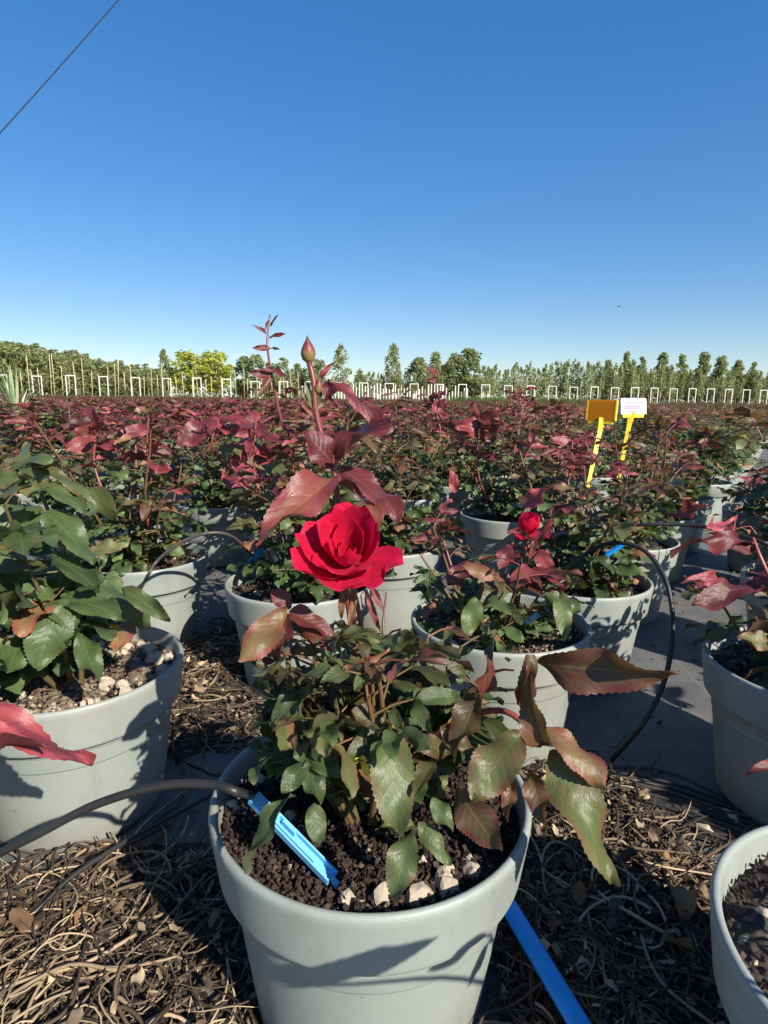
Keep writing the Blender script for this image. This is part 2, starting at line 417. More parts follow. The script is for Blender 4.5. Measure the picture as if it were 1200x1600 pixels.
M['guard'] = simple('white_trunk_guard', (0.56, 0.52, 0.43), 0.6, 0.3, 0.15, 4)
M['grass'] = attr_mat('field_grass', [(0, (0.05, 0.085, 0.02)), (0.5, (0.10, 0.14, 0.035)), (1, (0.28, 0.24, 0.10))], 0.6, 0.3, 0.25, (0.3, 0.4, 0.08), nz=0.05)
M['yucca'] = attr_mat('yucca_leaf', [(0, (0.14, 0.20, 0.10)), (0.6, (0.30, 0.36, 0.20)), (1, (0.45, 0.47, 0.30))], 0.5, 0.4, 0.1)

def ground_material():
    m, N, L, B = new_mat('field_ground')
    tc = N.new('ShaderNodeTexCoord'); v = tc.outputs['Object']
    r = ramp(N, [(0.3, (0.075, 0.085, 0.035)), (0.5, (0.15, 0.125, 0.065)), (0.7, (0.22, 0.17, 0.10))])
    L.new(noise(N, L, v, 0.4, 8, 0.65), r.inputs[0]); L.new(r.outputs[0], B.inputs['Base Color'])
    B.inputs['Roughness'].default_value = 0.9
    return m
M['ground'] = ground_material()

# ------------------------------------------------------------------ ground
mb = MB()
n = 96; a = np.arange(n) * 2 * PI / n
mb.add(np.concatenate([[[0, 0, 0]], np.stack([4000 * np.cos(a), 4000 * np.sin(a), np.zeros(n)], 1)]), [(0, i + 1, (i + 1) % n + 1) for i in range(n)])
g = mb.build('ground', M['ground']); g.location.z = -0.006; tag(g, kind='structure')
mb = MB()     # the woven ground cloth, slightly rucked, finer near the camera
xs = np.concatenate([np.linspace(-34, -1.6, 30), np.linspace(-1.5, 2.2, 120), np.linspace(2.4, 44, 30)])
ys = np.concatenate([np.linspace(-2, -0.1, 8), np.linspace(0, 3.2, 110), np.linspace(3.4, 34, 30)])
X, Y = np.meshgrid(xs, ys)
near = np.clip(1 - np.hypot(X, Y - 1) / 4, 0, 1)
Z = near * 0.0022 * (np.sin(X * 17 + 2 * np.sin(Y * 9)) + np.sin(Y * 23 + 2.3 * np.sin(X * 8 + 1)) + 0.8 * np.sin((X + Y) * 41))
nx, ny = len(xs), len(ys)
mb.add(np.stack([X.ravel(), Y.ravel(), Z.ravel()], 1), [(j * nx + i, j * nx + i + 1, (j + 1) * nx + i + 1, (j + 1) * nx + i) for j in range(ny - 1) for i in range(nx - 1)])
fab = mb.build('ground_fabric', M['fabric']); tag(fab, kind='structure')

# ------------------------------------------------------------------ trees, frames and grass beyond the field
def yhor(x): return 621.5 + (x - 600) * 0.0108
def frame_k(x):                               # the row of frames runs back to the right
    # x = 600 + F*(X0+k a)/(z0+k b)
    X0, z0, a_, b_ = -28.3, 45.8, 2.2, 0.633
    q = (x - 600) / FPX
    return (q * z0 - X0) / (a_ - q * b_)
def frame_xy(k): return -28.3 + 2.2 * k, 45.8 + 0.633 * k
def row_depth(x): return frame_xy(frame_k(x))[1]
ORD = 'first second third fourth fifth sixth seventh eighth ninth tenth eleventh twelfth thirteenth fourteenth fifteenth sixteenth seventeenth eighteenth nineteenth twentieth twenty-first twenty-second twenty-third twenty-fourth twenty-fifth twenty-sixth twenty-seventh twenty-eighth twenty-ninth thirtieth thirty-first thirty-second thirty-third thirty-fourth'.split()

def clump_crown(rng, shape, n, size, tint_lo, tint_hi):
    """crown of unit height 1, unit half-width 1, made of leaf clumps; offset groups leave gaps"""
    mb = MB()
    cl = []
    for _ in range(44):
        h = rng.uniform(0.02, 0.98)
        if shape == 'cone': w = (1 - h) ** 0.8 * 0.95 + 0.05
        elif shape == 'round': w = math.sqrt(max(0.02, 1 - (2 * h - 1) ** 2))
        elif shape == 'column': w = min(1, 3.2 * h + .2) * min(1, 2.6 * (1 - h) + 0.1)
        else: w = 0.35 + 0.65 * math.sin(PI * h) ** 0.7
        an = rng.uniform(0, 2 * PI); r = w * math.sqrt(rng.uniform(0.05, 1)) * 0.8
        cl.append((r * math.cos(an), r * math.sin(an), h, rng.uniform(0.22, 0.42) * (0.45 + 0.55 * w), rng.uniform(-0.12, 0.12)))
    for i in range(n):
        c = cl[rng.integers(len(cl))]
        d = rng.normal(size=3); d /= np.linalg.norm(d); d *= rng.uniform(0.2, 1) ** 0.6
        p = np.array([c[0] + d[0] * c[3], c[1] + d[1] * c[3], min(1.04, max(-0.02, c[2] + d[2] * c[3] * 0.42))])
        t = float(np.clip(rng.uniform(tint_lo, tint_hi) + c[4] * 0.6, 0, 1))
        yield p, size * rng.uniform(0.6, 1.4), t, rng.uniform(0.3, 0.75)

def tree_meshes(seed, shape, n, width, height, base, tints, trunk_r, clump, limb=True, barkm='bark'):
    rng = np.random.default_rng(seed)
    mb = MB()
    for p, s, t, li in clump_crown(rng, shape, n, clump, *tints):
        c = np.array([p[0] * width, p[1] * width, base + p[2] * (height - base)])
        q = rng.normal(size=3); q /= np.linalg.norm(q); b = np.cross(q, rng.normal(size=3)); b /= np.linalg.norm(b)
        k = np.cross(q, b)
        mb.add([c - q * s, c + b * s * 0.55 + k * s * 0.2, c + q * s, c - b * s * 0.55 + k * s * .2], [(0, 1, 2), (0, 2, 3)], tint=(t, li, 0.5))
    crown = mb.mesh('crown', M['tree_leaf'], False)
    mt = MB()
    top = base + (height - base) * 0.8
    pts = [(rng.normal() * 0.02 * (i > 0), rng.normal() * 0.02 * (i > 0), top * i / 5) for i in range(6)]
    v, f = tube(pts, np.linspace(trunk_r, trunk_r * 0.3, 6), 6); mt.add(v, f)
    if limb:
        for i in range(7):
            h = base + (top - base) * rng.uniform(0, 0.8); an = rng.uniform(0, 2 * PI); ln = width * rng.uniform(0.4, 0.8)
            v, f = tube([(0, 0, h), (ln * .5 * math.cos(an), ln * .5 * math.sin(an), h + ln * 0.35), (ln * math.cos(an), ln * math.sin(an), h + ln * 0.8)], [trunk_r * .5, trunk_r * .3, trunk_r * .12], 4); mt.add(v, f)
    trunk = mt.mesh('trunk', M[barkm])
    return trunk, crown

_mk = MB(); v, f = tube([(0.0, 0, 0), (0.01, 0, 1.1), (0.0, 0, 2.3)], 0.028, 5); _mk.add(v, f); STAKE_ME = _mk.mesh('support_cane', M['bamboo'])
_mk = MB(); v, f = lathe([(0.001, 0.05), (0.085, 0.05), (0.095, 0.1), (0.08, 1.15), (0.07, 1.18), (0.03, 1.18)], 8); _mk.add(v, f); GUARD_ME = _mk.mesh('trunk_guard', M['guard'])

# shapes: unit crown half-width 1 m, height set per kind and scaled per tree
KINDS = {
    'olive':  [tree_meshes(100 + i, 'loose', 1200, 1.0, 3.6, 0.35, (0.1, 0.62), 0.05, 0.115) for i in range(4)],
    'sapling': [tree_meshes(120 + i, 'column', 330, 0.46, 3.6, 0.9, (0.15, 0.65), 0.032, 0.10) for i in range(5)],
    'cone':   [tree_meshes(140 + i, 'cone', 1300, 0.95, 5.0, 1.0, (0.05, 0.52), 0.05, 0.12) for i in range(4)],
    'lime':   [tree_meshes(160 + i, 'round', 1700, 1.0, 3.4, 0.7, (0.62, 0.86), 0.06, 0.115) for i in range(2)],
    'bushy':  [tree_meshes(170 + i, 'round', 1700, 1.0, 3.6, 0.4, (0.0, 0.45), 0.06, 0.12) for i in range(3)],
    'column': [tree_meshes(180 + i, 'column', 1200, 0.8, 4.2, 0.8, (0.25, 0.65), 0.05, 0.11) for i in range(3)],
    'wispy':  [tree_meshes(190 + i, 'cone', 600, 1.0, 4.2, 1.2, (0.3, 0.66), 0.05, 0.10) for i in range(2)],
}
HEIGHT = {'olive': 3.6, 'sapling': 3.6, 'cone': 5.0, 'lime': 3.4, 'bushy': 3.6, 'column': 4.2, 'wispy': 4.2}
_tr = np.random.default_rng(31)
def tree(kind, px, ytop, back, label, group=None, wide=1.0, stake=False, guard=False, name=None):
    z = row_depth(px) + back
    h = (yhor(px) - ytop) / FPX * z + CAM_H
    s = h / HEIGHT[kind]
    o = empty(name or ('young_tree' if kind == 'sapling' else 'tree'), ((px - 600) / FPX * z, z, 0), _tr.uniform(0, 6.28))
    tag(o, label, 'tree', group)
    tm, cm = KINDS[kind][_tr.integers(len(KINDS[kind]))]
    for nm, me in (('trunk', tm), ('crown', cm)):
        c = link(nm, me, o); c.scale = (s * wide, s * wide, s)
    if stake:
        c = link('support_cane', STAKE_ME, o); c.location = (0.12, 0.02, 0); c.scale.z = _tr.uniform(0.8, 1.25) * h / 2.6
    if guard:
        c = link('trunk_guard', GUARD_ME, o)
    return o

# the dense olive-grey block on the left, tops falling to the right
i = 0
for row, back in enumerate((3.0, 5.5)):
    for ti, px in enumerate(np.arange(-14 + row * 9, 262, 18)):
        yt = np.interp(px, [0, 40, 100, 160, 200, 250], [540, 543, 556, 567, 573, 579]) + _tr.uniform(-3, 6) - row * 3
        tree('olive', px, yt, back, f"dense grey-green tree, {ORD[ti]} from the left in the {('front', 'back')[row]} row of the left block", 'grey-green trees of the left block', 1.25 * _tr.uniform(.9, 1.15), stake=True)
tree('column', 265, 548, 4, 'dark upright olive-green tree beside the yellow-green ones', wide=0.9)
tree('lime', 300, 553, 3.5, 'bright yellow-green round tree, left of the pair', wide=1.45)
tree('lime', 342, 553, 3.2, 'bright yellow-green round tree, right of the pair', wide=1.45)
for ti, (px, yt, kd) in enumerate(((383, 563, 'bushy'), (402, 560, 'olive'), (425, 570, 'bushy'), (446, 565, 'olive'), (466, 572, 'bushy'), (494, 566, 'olive'))):
    tree(kd, px, yt, 3 + _tr.uniform(0, 2), f'grey-green bushy tree, {ORD[ti]} from the left between the yellow-green pair and the wispy tree', 'bushy grey-green trees left of centre', 1.2)
tree('wispy', 532, 541, 3.5, 'tall wispy pale grey tree behind the flower bud', wide=1.2)
tree('bushy', 562, 582, 3, 'low bushy tree right of the wispy pale tree', wide=1.0)
tree('column', 612, 541, 3.2, 'tall narrow pale green tree like a column at the centre', wide=0.8)
tree('bushy', 648, 565, 3.5, 'dark grey-green tree right of the narrow column tree', wide=1.3)
tree('column', 676, 555, 4.0, 'mixed green tree behind the maroon shoot', wide=1.4)
tree('bushy', 703, 558, 3.6, 'dark green round tree next to the mid-green one', wide=1.2)
tree('bushy', 728, 552, 3.2, 'rounded mid-green tree, right end of the central clump', wide=1.4)
# saplings
for px in np.arange(755, 1195, 6.5):
    yt = np.interp(px, [755, 800, 850, 900, 960, 1080, 1195], [583, 574, 570, 573, 572, 585, 590]) + _tr.uniform(-10, 6)
    tree('sapling', px + _tr.uniform(-2, 2), yt, _tr.uniform(1.5, 6), 'slender young tree with pale trunk in the rows right of centre', 'slender young trees on the right', stake=_tr.random() < .35)
for px in np.arange(560, 760, 7):
    tree('sapling', px + _tr.uniform(-2, 2), _tr.uniform(570, 590), _tr.uniform(1.2, 5), 'slender young tree with white trunk guard near the centre', 'slender young trees with white guards', guard=True)
for px in np.arange(468, 730, 4.6):
    z = row_depth(px) + _tr.uniform(-0.6, 1.6)
    o = link('white_post', GUARD_ME, None); o.location = ((px - 600) / FPX * z, z, 0); o.scale = (0.75, 0.75, _tr.uniform(0.85, 1.5))
    tag(o, 'white upright post in the dense rank at the centre of the treeline', 'post', 'white posts at the centre of the treeline')
for px in np.arange(40, 470, 11):
    z = row_depth(px) + _tr.uniform(0.8, 2.4)
    o = link('garden_cane', STAKE_ME, None); o.location = ((px + _tr.uniform(-4, 4) - 600) / FPX * z, z, 0)
    o.scale = (1, 1, _tr.uniform(0.75, 1.35) * (1.0 if px > 250 else 1.15)); o.rotation_euler = (_tr.normal() * .02, _tr.normal() * .02, 0)
    tag(o, 'pale bamboo cane standing among the trees left of centre', 'cane', 'bamboo canes among the left trees')
# conical trees at the right
for i, (px, yt) in enumerate(((938, 566), (966, 554), (990, 560), (1021, 551), (1050, 558), (1083, 550), (1110, 555), (1136, 562), (1160, 568), (1188, 576))):
    tree('cone', px, yt, 5 + _tr.uniform(0, 2), f'conical dark green tree, {ORD[i]} from the left of the tall ones at right', 'conical trees at the right', 1.35)
for px in np.arange(930, 1240, 15):
    tree('bushy', px, np.interp(px, [930, 1200], [583, 590]) + _tr.uniform(-4, 4), 9, 'low dark tree filling the gaps behind the conical trees', 'low trees behind the conical ones', 0.7)

# white goal-shaped frames
mb = MB()
for x in (-0.39, 0.39): v, f = box((x, 0, 0.79), (0.075, 0.07, 1.58)); mb.add(v, f)
v, f = box((0, 0, 1.62), (0.86, 0.075, 0.07)); mb.add(v, f)
FRAME_ME = mb.mesh('white_goalpost', M['white_paint'], False)
for k in range(33):
    o = link('white_goalpost', FRAME_ME, None); x, y = frame_xy(k + 0.02)
    o.location = (x, y, 0); o.rotation_euler.z = math.radians(_tr.uniform(-6, 6))
    o.scale = (0.86 if k < 8 else 0.92, 1, _tr.uniform(0.97, 1.03) * (1.12 if k < 8 else 1.03))
    tag(o, f'small white goal-shaped frame, {ORD[k]} from the left in the row before the trees', 'frame', 'row of white frames before the trees')

# the woods behind everything, one low mass
rw = np.random.default_rng(12); mb = MB()
for i in range(16000):
    px = rw.uniform(-60, 1270); z = row_depth(px) + rw.uniform(10, 17); x = (px - 600) / FPX * z
    top = np.interp(px, [0, 250, 400, 600, 800, 1000, 1200], [3.6, 2.9, 3.1, 2.6, 3.0, 3.4, 3.0]) * (0.8 + .2 * math.sin(px * .11) * math.sin(px * .037))
    c = np.array([x, z, rw.uniform(0, 1) ** .8 * top]); q = rw.normal(size=3); q /= np.linalg.norm(q); b = np.cross(q, rw.normal(size=3)); b /= np.linalg.norm(b); sz = rw.uniform(.1, .24)
    mb.add([c - q * sz, c + b * sz * .6, c + q * sz, c - b * sz * .6], [(0, 1, 2), (0, 2, 3)], tint=(float(np.clip(rw.uniform(.0, .5) + .15 * math.sin(px * .05), 0, 1)), rw.uniform(.2, .6), 0))
tag(mb.build('distant_woods', M['tree_leaf'], None, False), 'low dull green woods filling in behind the nursery trees', 'woods', kind='stuff')

# grass margin
mb = MB()
rg = np.random.default_rng(9)
N_ = 9000
for i in range(N_):
    px = rg.uniform(-40, 1240)
    if rg.random() < 0.45: px = rg.uniform(700, 930)
    back = rg.uniform(-6.0, 3.0) if 690 < px < 940 else rg.uniform(-2.5, 3.0)
    z = row_depth(px) + back; x = (px - 600) / FPX * z
    h = rg.uniform(0.25, 0.75) if 690 < px < 940 else rg.uniform(0.1, 0.55); an = rg.uniform(0, PI); w = 0.05
    lx, ly = rg.normal() * .12, rg.normal() * .12
    t = rg.uniform(0, 0.5) if 690 < px < 940 else rg.uniform(0.3, 1)
    mb.add([(x - w * math.cos(an), z - w * math.sin(an), 0), (x + w * math.cos(an), z + w * math.sin(an), 0), (x + lx, z + ly, h)], [(0, 1, 2)], tint=(t, rg.uniform(.3, .7), 0))
tag(mb.build('grass', M['grass'], None, False), 'rough green and straw grass margin at the foot of the white frames', 'grass', kind='stuff')

# ------------------------------------------------------------------ leaf shapes
def leaf_arr(nv, nu, Wd, fold, curl, wav, serr, seed, twist=0.0):
    rng = np.random.default_rng(seed)
    V = []; UV = []; F = []
    ph = rng.uniform(0, 6.28, 4)
    for i in range(nv + 1):
        v = i / nv
        w = Wd * 0.5 * ((v + 0.004) ** 0.62) * ((1 - v + 0.002) ** 0.78) / 0.500
        for j in range(nu + 1):
            u = -1 + 2 * j / nu
            ww = w; y = v
            if serr > 0 and j in (0, nu) and 0 < i < nv:
                if i % 2: ww = w * (1 + serr); y = v + 0.35 / nv
                else: ww = w * (1 - serr * 0.6)
            x = u * ww
            z = fold * abs(u) * ww
            z += wav * 0.05 * math.sin(v * 7.5 + ph[0]) * u + wav * 0.035 * math.sin(v * 13 + ph[1]) * abs(u) ** 2
            z += wav * 0.005 * math.sin((v * 8 - abs(u) * 1.9) * 2 * PI) * min(1, abs(u) * 2) * (1 - abs(u) * .5)
            if twist: x, z = x * math.cos(twist * v) - z * math.sin(twist * v), x * math.sin(twist * v) + z * math.cos(twist * v)
            if abs(curl) > 1e-3:
                a = curl * y
                yy = math.sin(a) / curl; zz = -(1 - math.cos(a)) / curl
                V.append((x, yy + z * math.sin(a), zz + z * math.cos(a)))
            else: V.append((x, y, z))
            UV.append((u, v))
    for i in range(nv):
        for j in range(nu):
            q = i * (nu + 1) + j
            F.append((q, q + 1, q + nu + 2, q + nu + 1))
    return np.array(V), F, np.array(UV)

def leaf_mesh(*a):
    mb = MB(); v, f, uv = leaf_arr(*a); mb.add(v, f, uv); return mb.mesh('leaf', M['leaf'])
LEAF_HI = [leaf_mesh(38, 8, wd, fo, cu, wa * 1.5, 0.05, 300 + i, tw) for i, (wd, fo, cu, wa, tw) in enumerate((
    (0.56, 0.16, 0.35, 0.8, 0.0), (0.60, 0.05, 0.65, 1.0, 0.25), (0.50, 0.32, 0.25, 0.9, -0.3), (0.62, 0.10, -0.4, 1.2, 0.2), (0.46, 0.45, 0.6, 0.8, 0.35), (0.58, -0.12, 0.9, 1.1, -0.2)))]
LEAF_MED = [leaf_mesh(20, 4, wd, fo, cu, wa * 1.4, 0.06, 330 + i, tw) for i, (wd, fo, cu, wa, tw) in enumerate((
    (0.66, 0.15, 0.35, 0.7, 0.0), (0.72, 0.05, 0.7, 1.0, 0.3), (0.58, 0.38, 0.3, 0.8, -0.3), (0.70, 0.20, -0.35, 1.1, 0.15), (0.62, 0.3, 0.9, 1.0, -0.2)))]
LEAF_ROUND = [leaf_mesh(20, 4, wd, fo, cu, wa, 0.06, 390 + i, tw) for i, (wd, fo, cu, wa, tw) in enumerate(((0.82, 0.12, 0.5, 1.0, 0.1), (0.88, 0.05, 0.8, 1.3, 0.3), (0.76, 0.25, 0.4, 1.0, -0.3), (0.85, 0.10, -0.3, 1.2, 0.2)))]
LEAF_YOUNG = [leaf_mesh(16, 4, wd, fo, cu, wa, 0.055, 350 + i, tw) for i, (wd, fo, cu, wa, tw) in enumerate((
    (0.44, 0.45, 0.5, 0.9, 0.2), (0.50, 0.25, 0.9, 1.0, -0.3), (0.38, 0.6, 0.3, 0.8, 0.4)))]
LEAF_LO = [leaf_arr(4, 2, wd, fo, cu, wa, 0.0, 370 + i, tw) for i, (wd, fo, cu, wa, tw) in enumerate((
    (0.66, 0.2, 0.4, 0.7, 0.0), (0.72, 0.1, 0.8, 1.0, 0.3), (0.55, 0.4, 0.3, 0.8, -0.3)))]

def frame_mat(base, direction, normal, length, wscale=1.0):
    y = Vector(direction).normalized(); nrm = Vector(normal)
    z = nrm - y * nrm.dot(y)
    if z.length < 1e-5: z = Vector((1, 0, 0)) - y * y.x
    z.normalize(); x = y.cross(z)
    m = Matrix((x * length * wscale, y * length, z * length)).transposed().to_4x4()
    m.translation = Vector(base)
    return m

# ------------------------------------------------------------------ rose bushes
RIM_Z, SOIL_Z = 0.171, 0.149
def gen_plant(rng, canes=5, hlo=0.10, hhi=0.26, red=0.9, size=1.0, step=0.032, spread=1.0, redstart=0.45, five=0.6, lowleaf=True, skirt=0):
    """list of canes; each: dict(mb arrays, leaves [(matrix, tint, young)], tip)"""
    out = []
    az0 = rng.uniform(0, 2 * PI)
    for c in range(canes + skirt):
        low = c >= canes
        az = az0 + c * 2 * PI / canes + rng.normal() * 0.4
        L = rng.uniform(hlo, hhi); tilt = rng.uniform(0.12, 0.75) * spread * (1.25 - L)
        if low: L = rng.uniform(0.08, 0.15); tilt = rng.uniform(0.55, 1.15)
        p = Vector((0.018 * math.cos(az), 0.018 * math.sin(az), SOIL_Z - 0.004))
        d = Vector((math.sin(tilt) * math.cos(az), math.sin(tilt) * math.sin(az), math.cos(tilt)))
        pts = [p.copy()]; k = 8
        for i in range(k):
            d = (d + Vector((rng.normal() * 0.07, rng.normal() * 0.07, 0.05))).normalized()
            p = p + d * (L / k); pts.append(p.copy())
        r0 = rng.uniform(0.0024, 0.0036)
        tubes = [(pts, np.linspace(r0, 0.0014, k + 1), (0.25 + 0.5 * red * rng.random(), 0.5, 0))]
        leaves = []
        az_l = rng.uniform(0, 6.28)
        nl = max(3, int(L / step))
        for q in range(nl):
            t = (0.12 if lowleaf else 0.3) + (0.88 if lowleaf else 0.7) * (q + 1) / nl
            t = min(t, 1.0)
            f_ = t * k; i0 = min(int(f_), k - 1); pos = pts[i0].lerp(pts[i0 + 1], f_ - i0)
            az_l += 2.4 + rng.normal() * 0.35
            young = t > redstart + 0.2
            if low: young = False
            rd = float(np.clip((t * (0.55 if low else 1) - redstart - .05) * 1.9 * red + rng.normal() * 0.10 + 0.06, 0, 1))
            if young: rd = float(np.clip(rd + rng.uniform(-0.28, 0.22) * red, 0, 1))
            el = rng.uniform(-0.1, 0.55) + (0.35 if young else 0)
            ld = Vector((math.cos(az_l) * math.cos(el), math.sin(az_l) * math.cos(el), math.sin(el)))
            sz = size * (0.041 if not young else 0.041) * rng.uniform(0.75, 1.2) * (1.0 if t < 0.95 else 0.75)
            rl = sz * rng.uniform(0.75, 1.1)
            end = pos + ld * rl + Vector((0, 0, -0.12 * rl))
            tubes.append(([pos, pos.lerp(end, 0.5) + Vector((0, 0, 0.06 * rl)), end], [0.0011, 0.0009, 0.0007], (0.25 + 0.6 * rd, 0.5, 0)))
            side = ld.cross(Vector((0, 0, 1))).normalized()
            up = side.cross(ld).normalized()
            spec = [(end, ld + Vector((0, 0, -0.25)), 1.0)]
            m_ = pos.lerp(end, 0.93)
            for s_ in (-1, 1): spec.append((m_, ld * 0.55 + side * s_ * 0.9 + Vector((0, 0, -0.15)), 0.85))
            if rng.random() < five:
                m2 = pos.lerp(end, 0.45)
                for s_ in (-1, 1): spec.append((m2, ld * 0.35 + side * s_ * 0.95 + Vector((0, 0, -0.1)), 0.68))
            for b, dd, sc in spec:
                dd = (Vector(dd) + Vector(rng.normal(size=3)) * 0.18)
                nn = up + Vector(rng.normal(size=3)) * 0.38 + (Vector((-ld.x, -ld.y, 0)) * 0.1)
                lr = float(np.clip(rd + rng.normal() * 0.06, 0, 1))
                leaves.append((frame_mat(b, dd, nn, sz * sc), (lr, float(np.clip(0.5 + rng.normal() * 0.24, 0.05, 1.2)), rng.random()) if rng.random() > .05 else (0.5, 1.35, .5), young))
        out.append(dict(tubes=tubes, leaves=leaves, tip=pts[-1], dir=d))
    return out

def bud_arr(L=0.02, R=0.006):
    return lathe([(R * 0.35, -L * 0.12), (R * 0.8, 0), (R, L * 0.25), (R * 0.92, L * 0.45), (R * 0.6, L * 0.7), (R * 0.25, L * 0.9), (R * 0.05, L * 1.1)], 10)
mb = MB(); v, f = bud_arr(); tt = np.stack([np.clip(0.35 + v[:, 2] * 40, 0, 1), np.full(len(v), .5), np.zeros(len(v))], 1); mb.add(v, f, None, tt); BUD_ME = mb.mesh('bud', M['bud'])

# pots
def pot_profile(hi=True):
    p = [(0.001, 0.004), (0.080, 0.004), (0.0835, 0.0), (0.088, 0.002), (0.0893, 0.008), (0.0897, 0.012), (0.1018, 0.0995), (0.1020, 0.1006), (0.1027, 0.1010), (0.1030, 0.1020), (0.1050, 0.1222), (0.1053, 0.1238),
         (0.1062, 0.1247), (0.1115, 0.1249), (0.1130, 0.1254), (0.1137, 0.1266), (0.1140, 0.1290), (0.1186, 0.1630), (0.1190, 0.1672), (0.1184, 0.1698), (0.1168, 0.1711), (0.1150, 0.1710), (0.1136, 0.1700), (0.1126, 0.1670),
         (0.1095, 0.128), (0.1035, 0.115)]
    return p
mb = MB(); v, f = lathe(pot_profile(), 96); mb.add(v, f); POT_HI = mb.mesh('pot', M['pot'])
mb = MB(); v, f = lathe([q for i, q in enumerate(pot_profile()) if i not in (5, 7, 8, 9, 12, 14, 16, 22)], 28); mb.add(v, f); POT_LO = mb.mesh('pot', M['pot'])

def soil_mesh(seed, mat, n=40, rings=10, amp=0.006, z=SOIL_Z):
    rng = np.random.default_rng(seed); mb = MB()
    ph = rng.uniform(0, 6.28, 6)
    V = [(0, 0, z + amp)]; 
    for r in range(1, rings + 1):
        R = 0.1122 * r / rings
        for j in range(n):
            a = 2 * PI * j / n; x, y = R * math.cos(a), R * math.sin(a)
            h = amp * (math.sin(x * 60 + ph[0]) * math.sin(y * 55 + ph[1]) + 0.6 * math.sin(x * 130 + ph[2]) * math.sin(y * 140 + ph[3])) + rng.normal() * amp * 0.15
            V.append((x, y, z + h * (0.4 if r == rings else 1)))
    F = [(0, 1 + j, 1 + (j + 1) % n) for j in range(n)]
    for r in range(rings - 1):
        for j in range(n):
            a0 = 1 + r * n; F.append((a0 + j, a0 + n + j, a0 + n + (j + 1) % n, a0 + (j + 1) % n))
    mb.add(V, F); return mb.mesh('soil', mat)
SOIL_LO = [soil_mesh(i, M['soil'] if i % 2 else M['grit_soil'], 20, 4) for i in range(4)]

def rock_arr(rng, s, flat=0.7):
    t = (1 + 5 ** .5) / 2
    V = np.array([(-1, t, 0), (1, t, 0), (-1, -t, 0), (1, -t, 0), (0, -1, t), (0, 1, t), (0, -1, -t), (0, 1, -t), (t, 0, -1), (t, 0, 1), (-t, 0, -1), (-t, 0, 1)]) / 1.9
    V = V * (1 + rng.normal(size=(12, 1)) * 0.17) * np.array([1, rng.uniform(.65, 1), flat]) * s
    F = [(0, 11, 5), (0, 5, 1), (0, 1, 7), (0, 7, 10), (0, 10, 11), (1, 5, 9), (5, 11, 4), (11, 10, 2), (10, 7, 6), (7, 1, 8), (3, 9, 4), (3, 4, 2), (3, 2, 6), (3, 6, 8), (3, 8, 9), (4, 9, 5), (2, 4, 11), (6, 2, 10), (8, 6, 7), (9, 8, 1)]
    return V, F
STONES = []
for i in range(6):
    rg_ = np.random.default_rng(500 + i); v, f = rock_arr(rg_, 1.0); v = [tuple(q) for q in v]; nf = []; mid_ = {}
    def md(a, b):
        k = (min(a, b), max(a, b))
        if k not in mid_:
            p = (np.array(v[a]) + np.array(v[b])) / 2; p *= 1.06 + rg_.normal() * .09; v.append(tuple(p)); mid_[k] = len(v) - 1
        return mid_[k]
    for a, b, c in f: x, y, z = md(a, b), md(b, c), md(c, a); nf += [(a, x, z), (x, b, y), (z, y, c), (x, y, z)]
    mb = MB(); mb.add(v, nf); STONES.append(mb.mesh('stone', M['stone'], False))

def chips_mesh(seed, n, tlo, thi, size=(0.0008, 0.0023), rmax=0.109):
    rng = np.random.default_rng(seed); mb = MB()
    for i in range(n):
        r = rmax * math.sqrt(rng.random()); a = rng.uniform(0, 2 * PI); s = rng.uniform(*size)
        V, F = box((0, 0, 0), (2 * s, 1.4 * s, 0.8 * s)); V = V * (1 + rng.normal(size=V.shape) * 0.22)
        q = np.array(Quaternion(rng.normal(size=4)).normalized().to_matrix())
        mb.add(V @ q.T + np.array([r * math.cos(a), r * math.sin(a), SOIL_Z + rng.uniform(0.001, 0.008)]), F, tint=(float(np.clip(rng.uniform(tlo, thi) + (rng.random() < 0.06) * 0.5, 0, 1)), rng.uniform(0.2, 0.8), 0))
    return mb.mesh('bark_chips', M['chip'], False)

POTS = []      # (x, y) of every pot standing in the field
def add_rose(xy, plant, hi=True, label=None, group=None, soil='soil', chips=0, ctint=(0.1, 0.6), stones=0, seed=1, leafset=None, rz=0.0, stone_s=(0.004, 0.009), ssz=None, keep=None):
    root = empty('potted_rose', (xy[0], xy[1], 0), rz)
    tag(root, label, 'rose', group)
    rng = np.random.default_rng(seed * 13 + 5)
    p_ = link('pot', POT_HI if hi else POT_LO, root); p_.rotation_euler.z = rng.uniform(0, 6)
    so = link('soil', soil_mesh(seed, M[soil]), root)
    if chips:
        c = link('bark_chips', chips_mesh(seed + 900, chips, *ctint), so); c['kind'] = 'stuff'
    for i in range(stones):
        r = 0.106 * math.sqrt(rng.uniform(0.15, 1)); a = rng.uniform(0, 6.28)
        st = link('stone', STONES[rng.integers(6)], so); s = rng.uniform(*stone_s); st.scale = (s, s, s)
        st.location = (r * math.cos(a), r * math.sin(a), SOIL_Z + 0.004); st.rotation_euler = rng.uniform(0, 6, 3)
    for cn in plant: add_cane(root, cn, leafset, rng, keep)
    POTS.append((xy[0], xy[1]))
    return root

